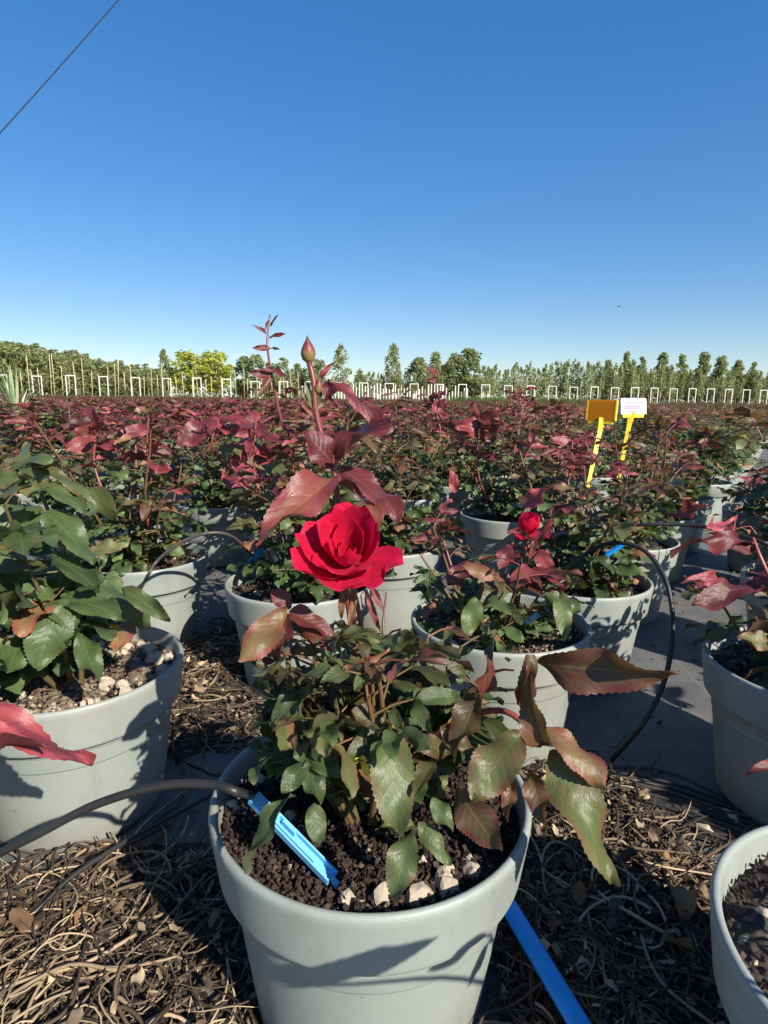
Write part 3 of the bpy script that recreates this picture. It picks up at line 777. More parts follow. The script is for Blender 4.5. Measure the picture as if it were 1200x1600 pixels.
def add_cane(root, cn, leafset=None, rng=RNG, keep=None):
    if keep:
        w_ = lambda p: root.matrix_basis @ Vector(p)
        if not keep(w_(cn['tip'])): return None
        cn = dict(cn, leaves=[l for l in cn['leaves'] if keep(w_(l[0] @ Vector((0, 1, 0)))) and keep(w_(l[0].translation))])
    mb = MB()
    for pts, rad, tint in cn['tubes']:
        v, f = tube([tuple(p) for p in pts], rad, 6 if rad[0] > 0.0015 else 4, False); mb.add(v, f, None, tint)
    co = mb.build('cane', M['cane'], root)
    for m, tint, young in cn['leaves']:
        ls = leafset or (LEAF_YOUNG if young else LEAF_MED)
        o = link('leaf', ls[rng.integers(len(ls))], co); o.matrix_local = m
        o.color = (*tint, 1)
    return co

# positions read off the rows in the photograph (metres; camera above the origin looking along +Y)
ROW_D = Vector((0.602, 0.799)); ROW_N = Vector((0.799, -0.602))

def leafpx(root, parent, b, t, w, tint, roll=0.0, mesh=0, lib=None, up=0.45, L=None):
    """one posed leaf: base and tip given as (pixel x, pixel y, distance), width in pixels"""
    A = at(*b); B_ = at(*t); d = B_ - A; lg = d.length
    nrm = (EYE - A).normalized() * (1 - up) + Vector((0, 0, 1)) * up
    nrm = Quaternion(d.normalized(), roll) @ nrm
    lib = lib or LEAF_HI; me = lib[mesh % len(lib)]
    wd = w / FPX * (b[2] + t[2]) / 2
    xs_ = [v.co.x for v in me.vertices]; ratio = max(xs_) - min(xs_)
    ys_ = max(v.co.y for v in me.vertices)
    lg = lg / max(0.6, ys_ if ys_ < 1 else 1)
    m = frame_mat(A, d, nrm, lg, wd / (ratio * lg))
    o = link('leaf', me, parent); o.matrix_local = root.matrix_basis.inverted() @ m
    o.color = (*tint, 1)
    return o

def cane_px(root, pts, r0, r1, tint=(0.7, 0.5, 0), ctrl=24):
    P = smooth_path([at(*p) if len(p) == 3 and not isinstance(p, Vector) else p for p in pts], ctrl)
    inv = root.matrix_basis.inverted(); P = [tuple(inv @ Vector(p)) for p in P]
    mb = MB(); v, f = tube(P, np.linspace(r0, r1, len(P)), 8); mb.add(v, f, None, tint)
    return mb.build('cane', M['cane'], root)

def petal_arr(L, Wd, th0, th1, phi, roll=0.25, wrap=1.0, r0=0.0035, ns=18, nt=14, seed=0, rmin=0.006, ptip=0.10):
    rng = np.random.default_rng(seed); ph = rng.uniform(0, 6.28, 3)
    V = []; UV = []; F = []
    for i in range(ns + 1):
        s0 = i / ns
        for j in range(nt + 1):
            t = -1 + 2 * j / nt
            s = s0 * (1 - ptip * t * t * t * t - 0.06 * t * t + 0.02 * math.sin(5 * t + ph[0]))
            # profile: integrate angle
            r = r0; z = 0; K = 14
            for q in range(K):
                sq = s * (q + 0.5) / K
                th = th0 + (th1 - th0) * min(1, sq * 1.1) ** 0.9
                if sq > 0.80: th += roll * ((sq - 0.80) / 0.2) * (1 + 0.6 * math.sin(3 * t + ph[1]))
                r += math.sin(th) * L * s / K; z += math.cos(th) * L * s / K
            w = Wd * (0.16 + 0.84 * math.sin(min(1, s0 / 0.72) * PI / 2) ** 0.85) * (1 if s0 < 0.72 else math.sqrt(max(0.0, 1 - ((s0 - 0.72) / 0.30) ** 2 * 0.62)))
            R = max(r * wrap + rmin * (1 - wrap) + (1 - wrap) * 0.02, rmin)
            da = t * w / R
            # arc of radius R whose middle lies at distance r from the axis
            x = r - R + R * math.cos(da); y = R * math.sin(da)
            z2 = z + (0.0022 * math.sin(4 * t + ph[2]) + 0.0009 * math.sin(9 * t + ph[0])) * s0 * s0
            V.append((x * math.cos(phi) - y * math.sin(phi), x * math.sin(phi) + y * math.cos(phi), z2)); UV.append(((t + 1) / 2, s0))
    for i in range(ns):
        for j in range(nt):
            q = i * (nt + 1) + j; F.append((q, q + 1, q + nt + 2, q + nt + 1))
    return np.array(V), F, np.array(UV)

def flower(root, center, axis, spec, scale=1.0, spin=0.0):
    """receptacle part with petals and sepals as sub-parts"""
    mb = MB(); v, f = lathe([(0.0004, -0.016), (0.0022, -0.015), (0.0042, -0.010), (0.0058, -0.005), (0.0056, -0.001), (0.003, 0.001), (0.0005, 0.0015)], 12)
    mb.add(v * scale, f, None, (0.3, 0.4, 0)); fl = mb.build('flower', M['bud'], root)
    q = Vector((0, 0, 1)).rotation_difference(Vector(axis).normalized())
    m = Matrix.Translation(center) @ q.to_matrix().to_4x4() @ Matrix.Rotation(spin, 4, 'Z')
    fl.matrix_local = root.matrix_basis.inverted() @ m
    for i, a in enumerate(spec):
        L, Wd, t0, t1, phi = a[:5]; kw = a[5] if len(a) > 5 else {}
        mb = MB(); v, f, uv = petal_arr(L * scale, Wd * scale, math.radians(t0), math.radians(t1), math.radians(phi), seed=i * 7 + 3, **kw); mb.add(v, f, uv)
        mb.build('petal', M['petal'], fl)
    return fl

def px_of(p):
    d = p - EYE; z = d.dot(FWD); return 600 + FPX * d.dot(RGT) / z, 800 - FPX * d.dot(UPV) / z
def keep_front(p):
    x, y = px_of(p); return x > 385 and x < 800 and y > 965 and not (x < 560 and y > 1215) and not (y > 1300) and not (x > 700 and y > 1180)
def keep_sign(p):
    x, y = px_of(p); return not (908 < x < 1022 and y < 664)
def keep_left(p):
    x, y = px_of(p); return x < 205 - max(0, (880 - y)) * .25 and y > 690
# ---- the front rose
P0 = (-0.0075, 0.415)
front = add_rose(P0, [], True, 'big grey pot in front holding the rose with the open red bloom', None, 'soil', 6500, (0.0, 0.5), 0, seed=3)
soil0 = [c for c in front.children if c.name.startswith('soil')][0]
for (px, py, s) in ((597, 1402, .0085), (543, 1404, .0080), (650, 1402, .0095), (700, 1392, .009), (735, 1362, .0105), (690, 1378, .0085), (668, 1398, .007), (700, 1362, .006), (365, 1262, .0075), (378, 1246, .0055), (405, 1222, .008), (470, 1300, .006), (520, 1345, .004), (660, 1345, .0045), (735, 1345, .005), (640, 1370, .004), (455, 1275, .007)):
    p = on_plane(px, py, SOIL_Z + 0.005) - Vector((P0[0], P0[1], 0))
    rr_ = math.hypot(p.x, p.y)
    if rr_ > 0.104: p.x *= .104 / rr_; p.y *= .104 / rr_
    st = link('stone', STONES[random.randrange(6)], soil0); st.location = p; st.scale = (s, s, s); st.rotation_euler = (random.random() * 6, random.random() * 6, random.random() * 6)
rngF = np.random.default_rng(41)
# low green growth in the middle of the pot, tints darkened to paint shade
for cn in gen_plant(rngF, canes=12, hlo=0.07, hhi=0.14, red=0.2, size=0.84, step=0.019, spread=1.0, redstart=0.45, five=.4, lowleaf=False): add_cane(front, dict(cn, leaves=[(m_, (t_[0], t_[1] * .72, t_[2]), y_) for m_, t_, y_ in cn['leaves']]), None, rngF, keep_front)
for cn in gen_plant(rngF, canes=22, hlo=0.11, hhi=0.175, red=0.36, size=0.95, step=0.021, spread=0.62, redstart=0.55, five=.4, lowleaf=False): add_cane(front, dict(cn, leaves=[(m_, (t_[0], t_[1] * .72, t_[2]), y_) for m_, t_, y_ in cn['leaves']]), None, rngF, keep_front)
# main shoot that carries the top leaves and the bud
cm = cane_px(front, [Vector((P0[0], P0[1] + .02, SOIL_Z)), (560, 1060, .40), (536, 880, .395), (524, 745, .39), (505, 690, .388), (493, 640, .386), (490, 596, .385), (483, 566, .385)], 0.0024, 0.0020, (0.7, 0.4, 0))
leafpx(front, cm, (527, 742, .385), (402, 832, .33), 82, (0.68, .80, .4), roll=0.35, mesh=2, up=0.15)
leafpx(front, cm, (532, 733, .39), (631, 790, .36), 66, (0.76, 0.42, .2), roll=-0.5, mesh=0, up=0.35)
leafpx(front, cm, (526, 752, .39), (606, 800, .355), 40, (0.62, .8, .5), roll=-1.2, mesh=2, up=0.2)
leafpx(front, cm, (524, 724, .388), (578, 642, .352), 88, (0.85, 0.22, .5), roll=-0.9, mesh=4, up=0.3)
leafpx(front, cm, (522, 728, .386), (482, 672, .37), 66, (0.82, 0.22, .7), roll=0.7, mesh=0, up=0.1)
leafpx(front, cm, (515, 600, .386), (597, 624, .36), 36, (0.86, 0.42, .3), roll=-0.15, mesh=5, up=0.55)
leafpx(front, cm, (512, 592, .387), (518, 628, .38), 22, (0.85, 0.2, .3), roll=0.7, mesh=2, up=0.1)
leafpx(front, cm, (508, 596, .387), (509, 622, .38), 14, (0.85, 0.2, .3), roll=0.0, mesh=0, up=0.1)
leafpx(front, cm, (498, 592, .386), (515, 570, .38), 12, (0.8, 0.8, .3), roll=0.5, mesh=1, lib=LEAF_YOUNG)
for b, t, w, td in (((488, 640), (478, 592), 11, 0.25), ((490, 645), (505, 590), 12, 0.2), ((490, 640), (468, 606), 8, 0.3), ((491, 640), (497, 600), 9, 0.15), ((490, 650), (507, 625), 8, 0.45), ((489, 650), (470, 628), 8, 0.6)):
    leafpx(front, cm, (*b, .386), (*t, .382), w, (td, 0.95, .5), mesh=1, lib=LEAF_YOUNG, up=0.1)
bd = link('bud', BUD_ME, front); bd.location = at(482, 562, .385) - Vector((P0[0], P0[1], 0)); bd.scale = (.92, .92, 0.78); bd.rotation_euler = (0.05, -0.03, 0)
# second small bud beside it
bd2 = link('bud', BUD_ME, front); bd2.location = at(497, 612, .385) - Vector((P0[0], P0[1], 0)); bd2.scale = (0.55, 0.55, 0.5); bd2.rotation_euler = (0, .12, 0)

# the open bloom
FC = at(543, 878, .355)
cf = cane_px(front, [Vector((P0[0], P0[1] - .005, SOIL_Z)), (575, 1080, .37), (560, 985, .362), tuple(FC - Vector((0, 0, 0.013)))] if False else
             [Vector((P0[0], P0[1] - .005, SOIL_Z)), at(578, 1080, .37), at(566, 985, .365), FC + Vector((0.002, 0.006, -0.012))], 0.0019, 0.0017, (0.62, 0.45, 0))
spec = [
    # length, half width, opening angle at base and tip, azimuth (0 = right, 90 = away, 270 = towards camera)
    (.047, .027, 72, 8, 85, dict(roll=.3)), (.045, .024, 86, 28, 165, dict(roll=.5)), (.046, .025, 90, 42, 203, dict(roll=.3)),
    (.040, .026, 94, 50, 258, dict(roll=.2)), (.039, .024, 96, 56, 303, dict(roll=.3)), (.043, .018, 96, 56, 352, dict(roll=.6)),
    (.045, .022, 58, 0, 58, dict(roll=.25)), (.044, .020, 60, 4, 118, dict(roll=.35)), (.041, .013, 52, 8, 150, dict(roll=.7)),
    (.034, .021, 82, 32, 232, dict(roll=.15)), (.034, .021, 82, 30, 288, dict(roll=.15)), (.037, .018, 70, 14, 20, dict(roll=.3)),
    (.037, .016, 40, -4, 80, dict(roll=.3)), (.034, .014, 42, -4, 35, dict(roll=.2)), (.024, .014, 58, 6, 275, dict(roll=.25)), (.027, .013, 52, 0, 192, dict(roll=.35)),
    (.020, .010, 32, -10, 310, dict(roll=.3)), (.019, .009, 26, -10, 110, dict(roll=.35)),
]
fl = flower(front, FC, (0.0, -0.50, 0.86), spec, 0.84)
# sepals drooping below the bloom
for px, py, tx, ty, td, li in ((548, 922, 553, 980, .62, .9), (570, 920, 594, 985, .7, .8), (535, 920, 533, 965, .55, .8), (580, 915, 598, 955, .75, .6), (556, 925, 545, 975, .5, .9)):
    leafpx(front, cf, (px, py, .352), (tx, ty, .345), 13, (td, li, .5), mesh=random.randrange(3), lib=LEAF_YOUNG, up=0.1)

# posed leaves round the front pot
G = lambda *a: leafpx(front, cx, *a[:4], **(a[4] if len(a) > 4 else {}))
cx = cane_px(front, [Vector((P0[0] + .01, P0[1], SOIL_Z)), (680, 1150, .37), (780, 1110, .345), (848, 1160, .33)], 0.003, 0.0018, (0.75, .5, 0))
hand = [
    ((607, 1136, .325), (622, 1306, .295), 84, (0.20, .62, .4), dict(mesh=0, up=.35)),
    ((642, 1300, .305), (610, 1406, .285), 60, (0.18, .58, .4), dict(mesh=0, roll=.25, up=.4)),
    ((676, 1246, .31), (706, 1302, .30), 36, (0.12, .66, .4), dict(mesh=3, up=.4)),
    ((655, 1285, .31), (704, 1348, .295), 38, (0.12, .62, .4), dict(mesh=1, up=.3)),
    ((655, 1290, .31), (590, 1290, .30), 26, (0.2, .5, .4), dict(mesh=2, up=.5)),
    ((714, 1232, .315), (778, 1338, .30), 74, (0.45, .22, .4), dict(mesh=0, roll=.6, up=.2)),  # dark tint puts this leaf's shade into its colour
    ((812, 1150, .325), (733, 1228, .30), 92, (0.30, .55, .4), dict(mesh=1, up=.55, roll=.1)),
    ((845, 1168, .33), (812, 1046, .315), 56, (0.42, .42, .4), dict(mesh=4, up=.0, roll=-.5)),
    ((812, 1100, .335), (830, 1048, .32), 44, (0.74, .35, .4), dict(mesh=2, up=.0, roll=.8)),
    ((838, 1036, .345), (1056, 1062, .30), 84, (0.50, 0.28, .4), dict(mesh=2, up=.05, roll=.35)),
    ((848, 1140, .33), (948, 1190, .305), 66, (0.46, .85, .4), dict(mesh=5, up=.75)),
    ((860, 1172, .33), (980, 1372, .285), 92, (0.26, .60, .4), dict(mesh=1, up=.35, roll=-.2)),
    ((828, 1205, .325), (851, 1292, .305), 44, (0.48, .40, .4), dict(mesh=2, up=.2, roll=.3)),
    ((800, 1215, .32), (790, 1280, .305), 30, (0.5, .6, .4), dict(mesh=2, up=.2, roll=.3)),
    ((748, 1086, .345), (703, 1180, .32), 58, (0.40, .25, .4), dict(mesh=2, up=.1, roll=.5)),
    ((752, 1092, .345), (768, 1028, .335), 46, (0.66, .35, .4), dict(mesh=2, up=.0, roll=.9)),
    ((700, 1180, .335), (640, 1150, .325), 44, (0.38, .32, .4), dict(mesh=3, up=.3)),
    ((610, 1130, .335), (540, 1190, .315), 50, (0.20, .32, .4), dict(mesh=0, up=.3)),
    ((600, 1130, .34), (560, 1105, .33), 46, (0.35, .3, .4), dict(mesh=1, up=.4)),
    ((690, 1135, .34), (740, 1170, .325), 40, (0.4, .25, .4), dict(mesh=1, up=.3)),
    ((448, 955, .36), (372, 1042, .335), 66, (0.46, .75, .4), dict(mesh=3, up=.35)),
    ((450, 960, .36), (432, 1030, .34), 44, (0.74, .25, .4), dict(mesh=2, up=.2, roll=.6)),
    ((452, 955, .36), (520, 985, .35), 40, (0.72, .35, .4), dict(mesh=4, up=.4)),
    ((455, 950, .362), (425, 920, .36), 34, (0.8, .3, .4), dict(mesh=0, up=.3)),
    ((470, 980, .358), (520, 1010, .345), 30, (0.66, .3, .4), dict(mesh=0, up=.4)),
    ((470, 1075, .345), (420, 1140, .33), 44, (0.10, .30, .4), dict(mesh=2, up=.2, roll=.4)),
    ((480, 1190, .325), (440, 1230, .31), 42, (0.06, .32, .4), dict(mesh=1, up=.5)),  # this rosette is tinted dark to paint the shade on it
    ((482, 1188, .325), (500, 1262, .31), 44, (0.05, .30, .4), dict(mesh=3, up=.4)),
    ((482, 1186, .326), (530, 1205, .315), 40, (0.06, .35, .4), dict(mesh=0, up=.5)),
    ((480, 1186, .326), (462, 1158, .32), 38, (0.08, .30, .4), dict(mesh=0, up=.5)),
    ((484, 1186, .326), (515, 1158, .32), 36, (0.05, .34, .4), dict(mesh=1, up=.5)),
    ((455, 1240, .31), (370, 1360, .30), 44, (0.05, .28, .4), dict(mesh=2, up=.6, roll=.4)),
    ((490, 1255, .31), (498, 1320, .30), 40, (0.12, .5, .4), dict(mesh=0, up=.45)),
]
for h in hand: leafpx(front, cx, h[0], h[1], h[2], h[3], **h[4])
# small yellowed leaves
for b, t, w in (((566, 1180, .32), (574, 1212, .315), 15), ((612, 1145, .33), (628, 1128, .328), 20), ((570, 1185, .32), (545, 1192, .318), 9)):
    o = leafpx(front, cx, b, t, w, (0.1, .5, .4), mesh=0, lib=LEAF_YOUNG); o.data = o.data.copy(); o.data.materials[0] = M['yellow']

# ---- roses next to it
def bush(seed, **k): return gen_plant(np.random.default_rng(seed), **k)
P1 = (-0.345, 0.630)
left = add_rose(P1, bush(51, canes=10, hlo=0.12, hhi=0.27, red=0.15, size=1.22, step=0.027, spread=.9, redstart=0.7, five=0.6), True,
                'grey pot at the left with large dull green rose leaves over pale gritty soil', None, 'sand_soil', 900, (0.4, 1.0), 46, seed=11, stone_s=(.004, .013), keep=keep_left, leafset=LEAF_ROUND)
rngL = np.random.default_rng(77)
cl = cane_px(left, [Vector((P1[0], P1[1], SOIL_Z)), (80, 960, .56), (95, 860, .55), (60, 760, .55)], 0.0035, 0.002, (0.3, .5, 0))
for b, t, w, tn, kw in (
    ((95, 945, .50), (52, 1040, .47), 84, (.03, .58, .5), dict(mesh=1, up=.35)),
    ((95, 935, .52), (180, 945, .49), 62, (.05, .52, .5), dict(mesh=0, up=.5)),
    ((88, 930, .52), (22, 920, .50), 52, (.06, .58, .5), dict(mesh=0, up=.5)),
    ((125, 990, .50), (155, 1072, .48), 46, (.03, .5, .5), dict(mesh=3, up=.3)),
    ((110, 900, .54), (215, 930, .51), 56, (.06, .5, .5), dict(mesh=5, up=.5)),
    ((60, 790, .54), (-30, 850, .50), 80, (.02, .5, .5), dict(mesh=0, up=.5)),
    ((70, 800, .54), (140, 850, .50), 62, (.03, .55, .5), dict(mesh=1, up=.5)),
    ((60, 760, .55), (130, 780, .52), 40, (.08, .62, .5), dict(mesh=0, up=.6)),
    ((50, 735, .56), (160, 742, .53), 34, (.22, .45, .5), dict(mesh=5, up=.6)),
    ((40, 880, .53), (-20, 930, .50), 70, (.03, .5, .5), dict(mesh=1, up=.4)),
    ((30, 1000, .50), (10, 1060, .47), 60, (.04, .55, .5), dict(mesh=3, up=.4)),
    ((80, 870, .53), (150, 905, .50), 44, (.02, .3, .5), dict(mesh=0, up=.5)),
    ((190, 920, .51), (262, 962, .49), 36, (.14, .45, .5), dict(mesh=2, up=.3)),
    ((75, 850, .54), (20, 800, .52), 60, (.02, .45, .5), dict(mesh=3, up=.5)),
): leafpx(left, cl, b, t, w, tn, **kw)

P2 = (0.157, 0.780)
mid = add_rose(P2, bush(61, canes=7, skirt=5, hlo=0.08, hhi=0.17, red=0.75, size=0.95, step=0.024, redstart=0.35, spread=1.1), True,
               'grey pot right of the bloom with burgundy shoots and one small crimson flower', None, 'grit_soil', 1500, (0.3, 0.95), 16, seed=12, stone_s=(.004, .010))
FC2 = at(823, 832, .70)
c2 = cane_px(mid, [Vector((P2[0], P2[1], SOIL_Z)), at(812, 920, .70), FC2 + Vector((0, 0, -.01))], 0.003, 0.002, (0.6, .5, 0))
flower(mid, FC2, (0.05, -0.35, 0.93), [(.027, .015, 72, -30, 250, dict(roll=.3)), (.027, .015, 70, -30, 130, dict(roll=.3)), (.028, .016, 72, -28, 10, dict(roll=.4)), (.025, .011, 50, -30, 310, dict(roll=.3)), (.026, .011, 50, -30, 190, dict(roll=.2)), (.026, .013, 92, 52, 320, dict(roll=.6)), (.024, .012, 95, 60, 240, dict(roll=.6)), (.024, .009, 32, -25, 70, {})], 1.15)
for b, t, w, tn, kw in (
    ((745, 935, .60), (728, 990, .58), 40, (.12, .8, .5), dict(mesh=1, up=.4)), ((760, 935, .62), (800, 950, .59), 32, (.1, .55, .5), dict(mesh=0, up=.5)),
    ((875, 925, .62), (884, 990, .58), 34, (.15, .85, .5), dict(mesh=0, up=.3)), ((850, 930, .62), (905, 940, .60), 34, (.15, .5, .5), dict(mesh=5, up=.5)),
    ((830, 890, .66), (880, 900, .62), 34, (.72, .6, .5), dict(mesh=1, up=.6)), ((845, 890, .66), (800, 900, .63), 40, (.8, .6, .5), dict(mesh=0, up=.6)),
    ((840, 860, .68), (866, 905, .65), 32, (.85, .75, .5), dict(mesh=2, up=.3)), ((836, 850, .68), (862, 812, .66), 18, (.8, .5, .5), dict(mesh=2, up=.1)),
    ((818, 790, .68), (862, 765, .66), 34, (.95, .9, .5), dict(mesh=3, up=.3)), ((800, 850, .69), (780, 880, .67), 30, (.8, .3, .5), dict(mesh=1, up=.5)),
    ((735, 880, .66), (700, 905, .64), 36, (.7, .35, .5), dict(mesh=1, up=.5)), ((712, 770, .68), (705, 735, .67), 20, (.9, .9, .5), dict(mesh=2, up=.1)),
    ((780, 900, .66), (750, 930, .62), 38, (.35, .35, .5), dict(mesh=1, up=.5)),
): leafpx(mid, c2, b, t, w, tn, **kw)

near_specs = [
    ((-0.134, 0.825), dict(canes=7, skirt=5, hlo=0.17, hhi=0.32, red=.8, size=1.05, step=.021, spread=.85), 'grey pot half hidden behind the left of the bloom, bare pale side showing', 'soil', 21),
    ((-0.447, 0.950), dict(canes=7, skirt=5, hlo=0.17, hhi=0.32, red=.75, size=1.0, step=.021, spread=.85, redstart=.5), 'grey pot with a thin hose arching over its shadow-mottled rim, left of centre', 'grit_soil', 22),
    ((0.325, 0.860), dict(canes=7, skirt=5, hlo=0.13, hhi=0.26, red=.7, size=1.05, step=.021, spread=.85, redstart=.45), 'grey pot with leaf shadows on its side, under the hose loop at right', 'soil', 23),
    ((0.000, 1.060), dict(canes=7, skirt=5, hlo=0.19, hhi=0.34, red=.6, size=1.05, step=.021, spread=.85, redstart=.5), 'pale sunlit grey pot right behind the red bloom', 'soil', 24),
    ((0.510, 1.120), dict(canes=7, skirt=5, hlo=0.17, hhi=0.32, red=.75, size=1.05, step=.021, spread=.85), 'grey pot at the path edge just behind the one under the hose loop', 'soil', 25),
    ((0.494, 0.561), dict(canes=7, skirt=5, hlo=.09, hhi=.19, red=.95, size=1.0, step=.021, spread=.85, redstart=.2), 'grey pot in its own shade at the right edge with burgundy foliage', 'soil', 26),
    ((0.700, 1.380), dict(canes=7, skirt=5, hlo=0.17, hhi=0.32, red=.8, size=1.05, step=.023, spread=.85), 'second grey pot beyond the hose loop along the path edge', 'soil', 27),
    ((0.316, 1.350), dict(canes=7, skirt=5, hlo=0.17, hhi=0.33, red=.85, size=1.05, step=.023, spread=.85), 'grey pot with its rim showing above the small crimson flower', 'soil', 28),
    ((0.080, 1.620), dict(canes=7, skirt=5, hlo=0.19, hhi=0.34, red=.85, size=1.05, step=.023, spread=.85), 'grey pot showing a pale side under foliage right of the long bud stem', 'soil', 29),
    ((-0.190, 1.270), dict(canes=7, skirt=5, hlo=0.21, hhi=0.34, red=.9, size=1.05, step=.023, spread=.85), 'burgundy rose bush behind the orange leaf left of the bloom', 'soil', 30),
    ((0.905, 1.650), dict(canes=7, skirt=6, hlo=.08, hhi=.18, red=.6, size=1.05, step=.023, spread=.85), 'third grey pot beyond the hose loop along the path edge', 'soil', 31),
    ((1.060, 1.430), dict(canes=7, skirt=6, hlo=.09, hhi=.19, red=.9, size=1.0, step=.03, redstart=.2), 'shaded grey pot across the path from the sunlit ones at the right', 'soil', 32),
    ((0.730, 0.850), dict(canes=7, skirt=6, hlo=.08, hhi=.17, red=.95, size=1.0, step=.023, spread=.85, redstart=.2), 'burgundy rose bush cut by the right edge beyond the shaded pot', 'soil', 33),
]
near_objs = {}
YS = 1.145
for xy, kw, lab, soil, sd in near_specs:
    xy = (xy[0], xy[1] * YS)
    near_objs[sd] = add_rose(xy, bush(sd, **kw), True, lab, 'pots of roses close to the camera', soil, 700 if xy[1] < 1.1 else 0, (0.1, 0.8), 10 if xy[1] < 1.2 else 0, seed=sd, keep=keep_sign)
P9 = (0.306, 0.266)
pot9 = add_rose(P9, bush(34, canes=3, hlo=.05, hhi=.09, red=.9, size=.7, step=.03, redstart=.2), True, 'grey pot cut off by the lower right corner, dark soil inside', None, 'soil', 1500, (0.0, 0.5), 6, seed=34)
def pot_point(px, py):
    d = FWD + RGT * ((px - 600) / FPX) - UPV * ((py - 800) / FPX); o = EYE - Vector((P0[0], P0[1], 0)); R_ = .115
    a = d.x ** 2 + d.y ** 2; b = o.x * d.x + o.y * d.y; c = o.x ** 2 + o.y ** 2 - R_ ** 2
    t = (-b - math.sqrt(max(0, b * b - a * c))) / a
    return EYE + d * t
i9 = pot9.matrix_basis.inverted()
co9 = None
tgt = [((430, 1545), (640, 1482), 74, .33, .3), ((765, 1462), (690, 1520), 52, .32, .8), ((790, 1475), (758, 1560), 46, .34, .5)]  # unseen leafy canes added to cast leaf shadows on the front pot
ends = [pot_point(*t[0]) + SUNV * t[3] for t in tgt]
for e in ends:
    P = smooth_path([Vector((P9[0] - .02, P9[1], SOIL_Z)), Vector((.345, .12, .255)), e.lerp(Vector((.345, .12, .29)), .45), e], 16)
    mb = MB(); v, f = tube([tuple(i9 @ Vector(p)) for p in P], np.linspace(.0022, .0011, len(P)), 6); mb.add(v, f, None, (.75, .5, 0)); co9 = mb.build('cane', M['cane'], pot9)
    k = ends.index(e); t = tgt[k]; tip = pot_point(*t[1]) + SUNV * t[3]; dv = tip - e
    me = LEAF_HI[(0, 3, 1)[k]]; o = link('leaf', me, co9); wr = t[2] / FPX * .33 / (.58 * dv.length)
    o.matrix_local = i9 @ frame_mat(e, dv, SUNV, dv.length, wr); o.color = (.7, .5, .5, 1)
# rose left of the frame whose crimson leaf reaches into view
P10 = (-0.50, 0.31)
offl = add_rose(P10, bush(35, canes=4, hlo=.08, hhi=.14, red=.9, size=1.0, step=.03, redstart=.2), True, 'rose at the left edge sending a crimson jagged leaf into view', None, 'soil', 0, seed=35)
co = cane_px(offl, [Vector((P10[0], P10[1], SOIL_Z)), (-300, 1150, .36), (-110, 1120, .36)], .003, .002, (.8, .5, 0))
leafpx(offl, co, (-110, 1120, .36), (116, 1140, .33), 92, (.93, .75, .5), mesh=1, up=.45)
leafpx(offl, co, (-110, 1135, .36), (94, 1194, .335), 66, (.95, .8, .5), mesh=3, up=.3)
# posed leaves at the right edge
c8 = near_objs[26]; cr = cane_px(c8, [Vector((0.494, 0.642, SOIL_Z)), (1230, 960, .55), (1192, 880, .56), (1176, 840, .57)], .003, .0018, (.8, .5, 0))
for b, t, w, tn, kw in (
    ((1178, 850, .57), (1098, 812, .53), 30, (.82, .35, .5), dict(mesh=5, up=.5)), ((1176, 862, .57), (1128, 830, .55), 34, (.8, .25, .5), dict(mesh=1, up=.3)),
    ((1150, 815, .60), (1098, 838, .57), 26, (.98, .9, .5), dict(mesh=3, up=.5)), ((1192, 915, .55), (1098, 915, .52), 48, (.78, .22, .5), dict(mesh=1, up=.25, roll=.4)),
    ((1130, 905, .54), (1072, 905, .52), 26, (.9, .7, .5), dict(mesh=2, up=.3)), ((1200, 960, .54), (1165, 960, .53), 40, (.4, .4, .5), dict(mesh=3, up=.4)),
    ((1215, 1010, .53), (1160, 990, .52), 40, (.35, .7, .5), dict(mesh=0, up=.5)), ((1260, 1190, .45), (1168, 1205, .44), 34, (.85, .35, .5), dict(mesh=2, up=.3)),
): leafpx(c8, cr, b, t, w, tn, **kw)
c7 = near_objs[27]; cr = cane_px(c7, [Vector((0.70, 1.580, SOIL_Z)), (1030, 830, 1.30), (1046, 800, 1.25)], .003, .0018, (.7, .5, 0))
leafpx(c7, cr, (1046, 800, 1.2), (1120, 800, 1.1), 32, (.95, .8, .5), mesh=3, up=.3); leafpx(c7, cr, (1046, 806, 1.2), (1040, 850, 1.15), 26, (.1, .6, .5), mesh=0, up=.3)
# tall thin shoot left of the bud
c3 = near_objs[21]; ct = cane_px(c3, [Vector((-0.134, 0.945, SOIL_Z)), (455, 700, .82), (440, 660, .80), (420, 560, .78), (418, 525, .78), (422, 492, .78)], .0026, .0011, (.8, .4, 0))
for b, t, w, tn in (((418, 522), (400, 507), 7, .8), ((421, 528), (441, 520), 9, .85), ((422, 545), (397, 542), 13, .85), ((422, 545), (433, 543), 6, .8), ((425, 588), (392, 580), 18, .75), ((425, 588), (405, 615), 14, .6), ((428, 578), (442, 585), 12, .8), ((432, 580), (410, 575), 10, .7), ((419, 500), (414, 512), 4, .7), ((423, 510), (428, 496), 4, .7)):
    leafpx(c3, ct, (*b, .78), (*t, .765), w, (tn, .4, .5), mesh=random.randrange(3), lib=LEAF_YOUNG, up=.3)
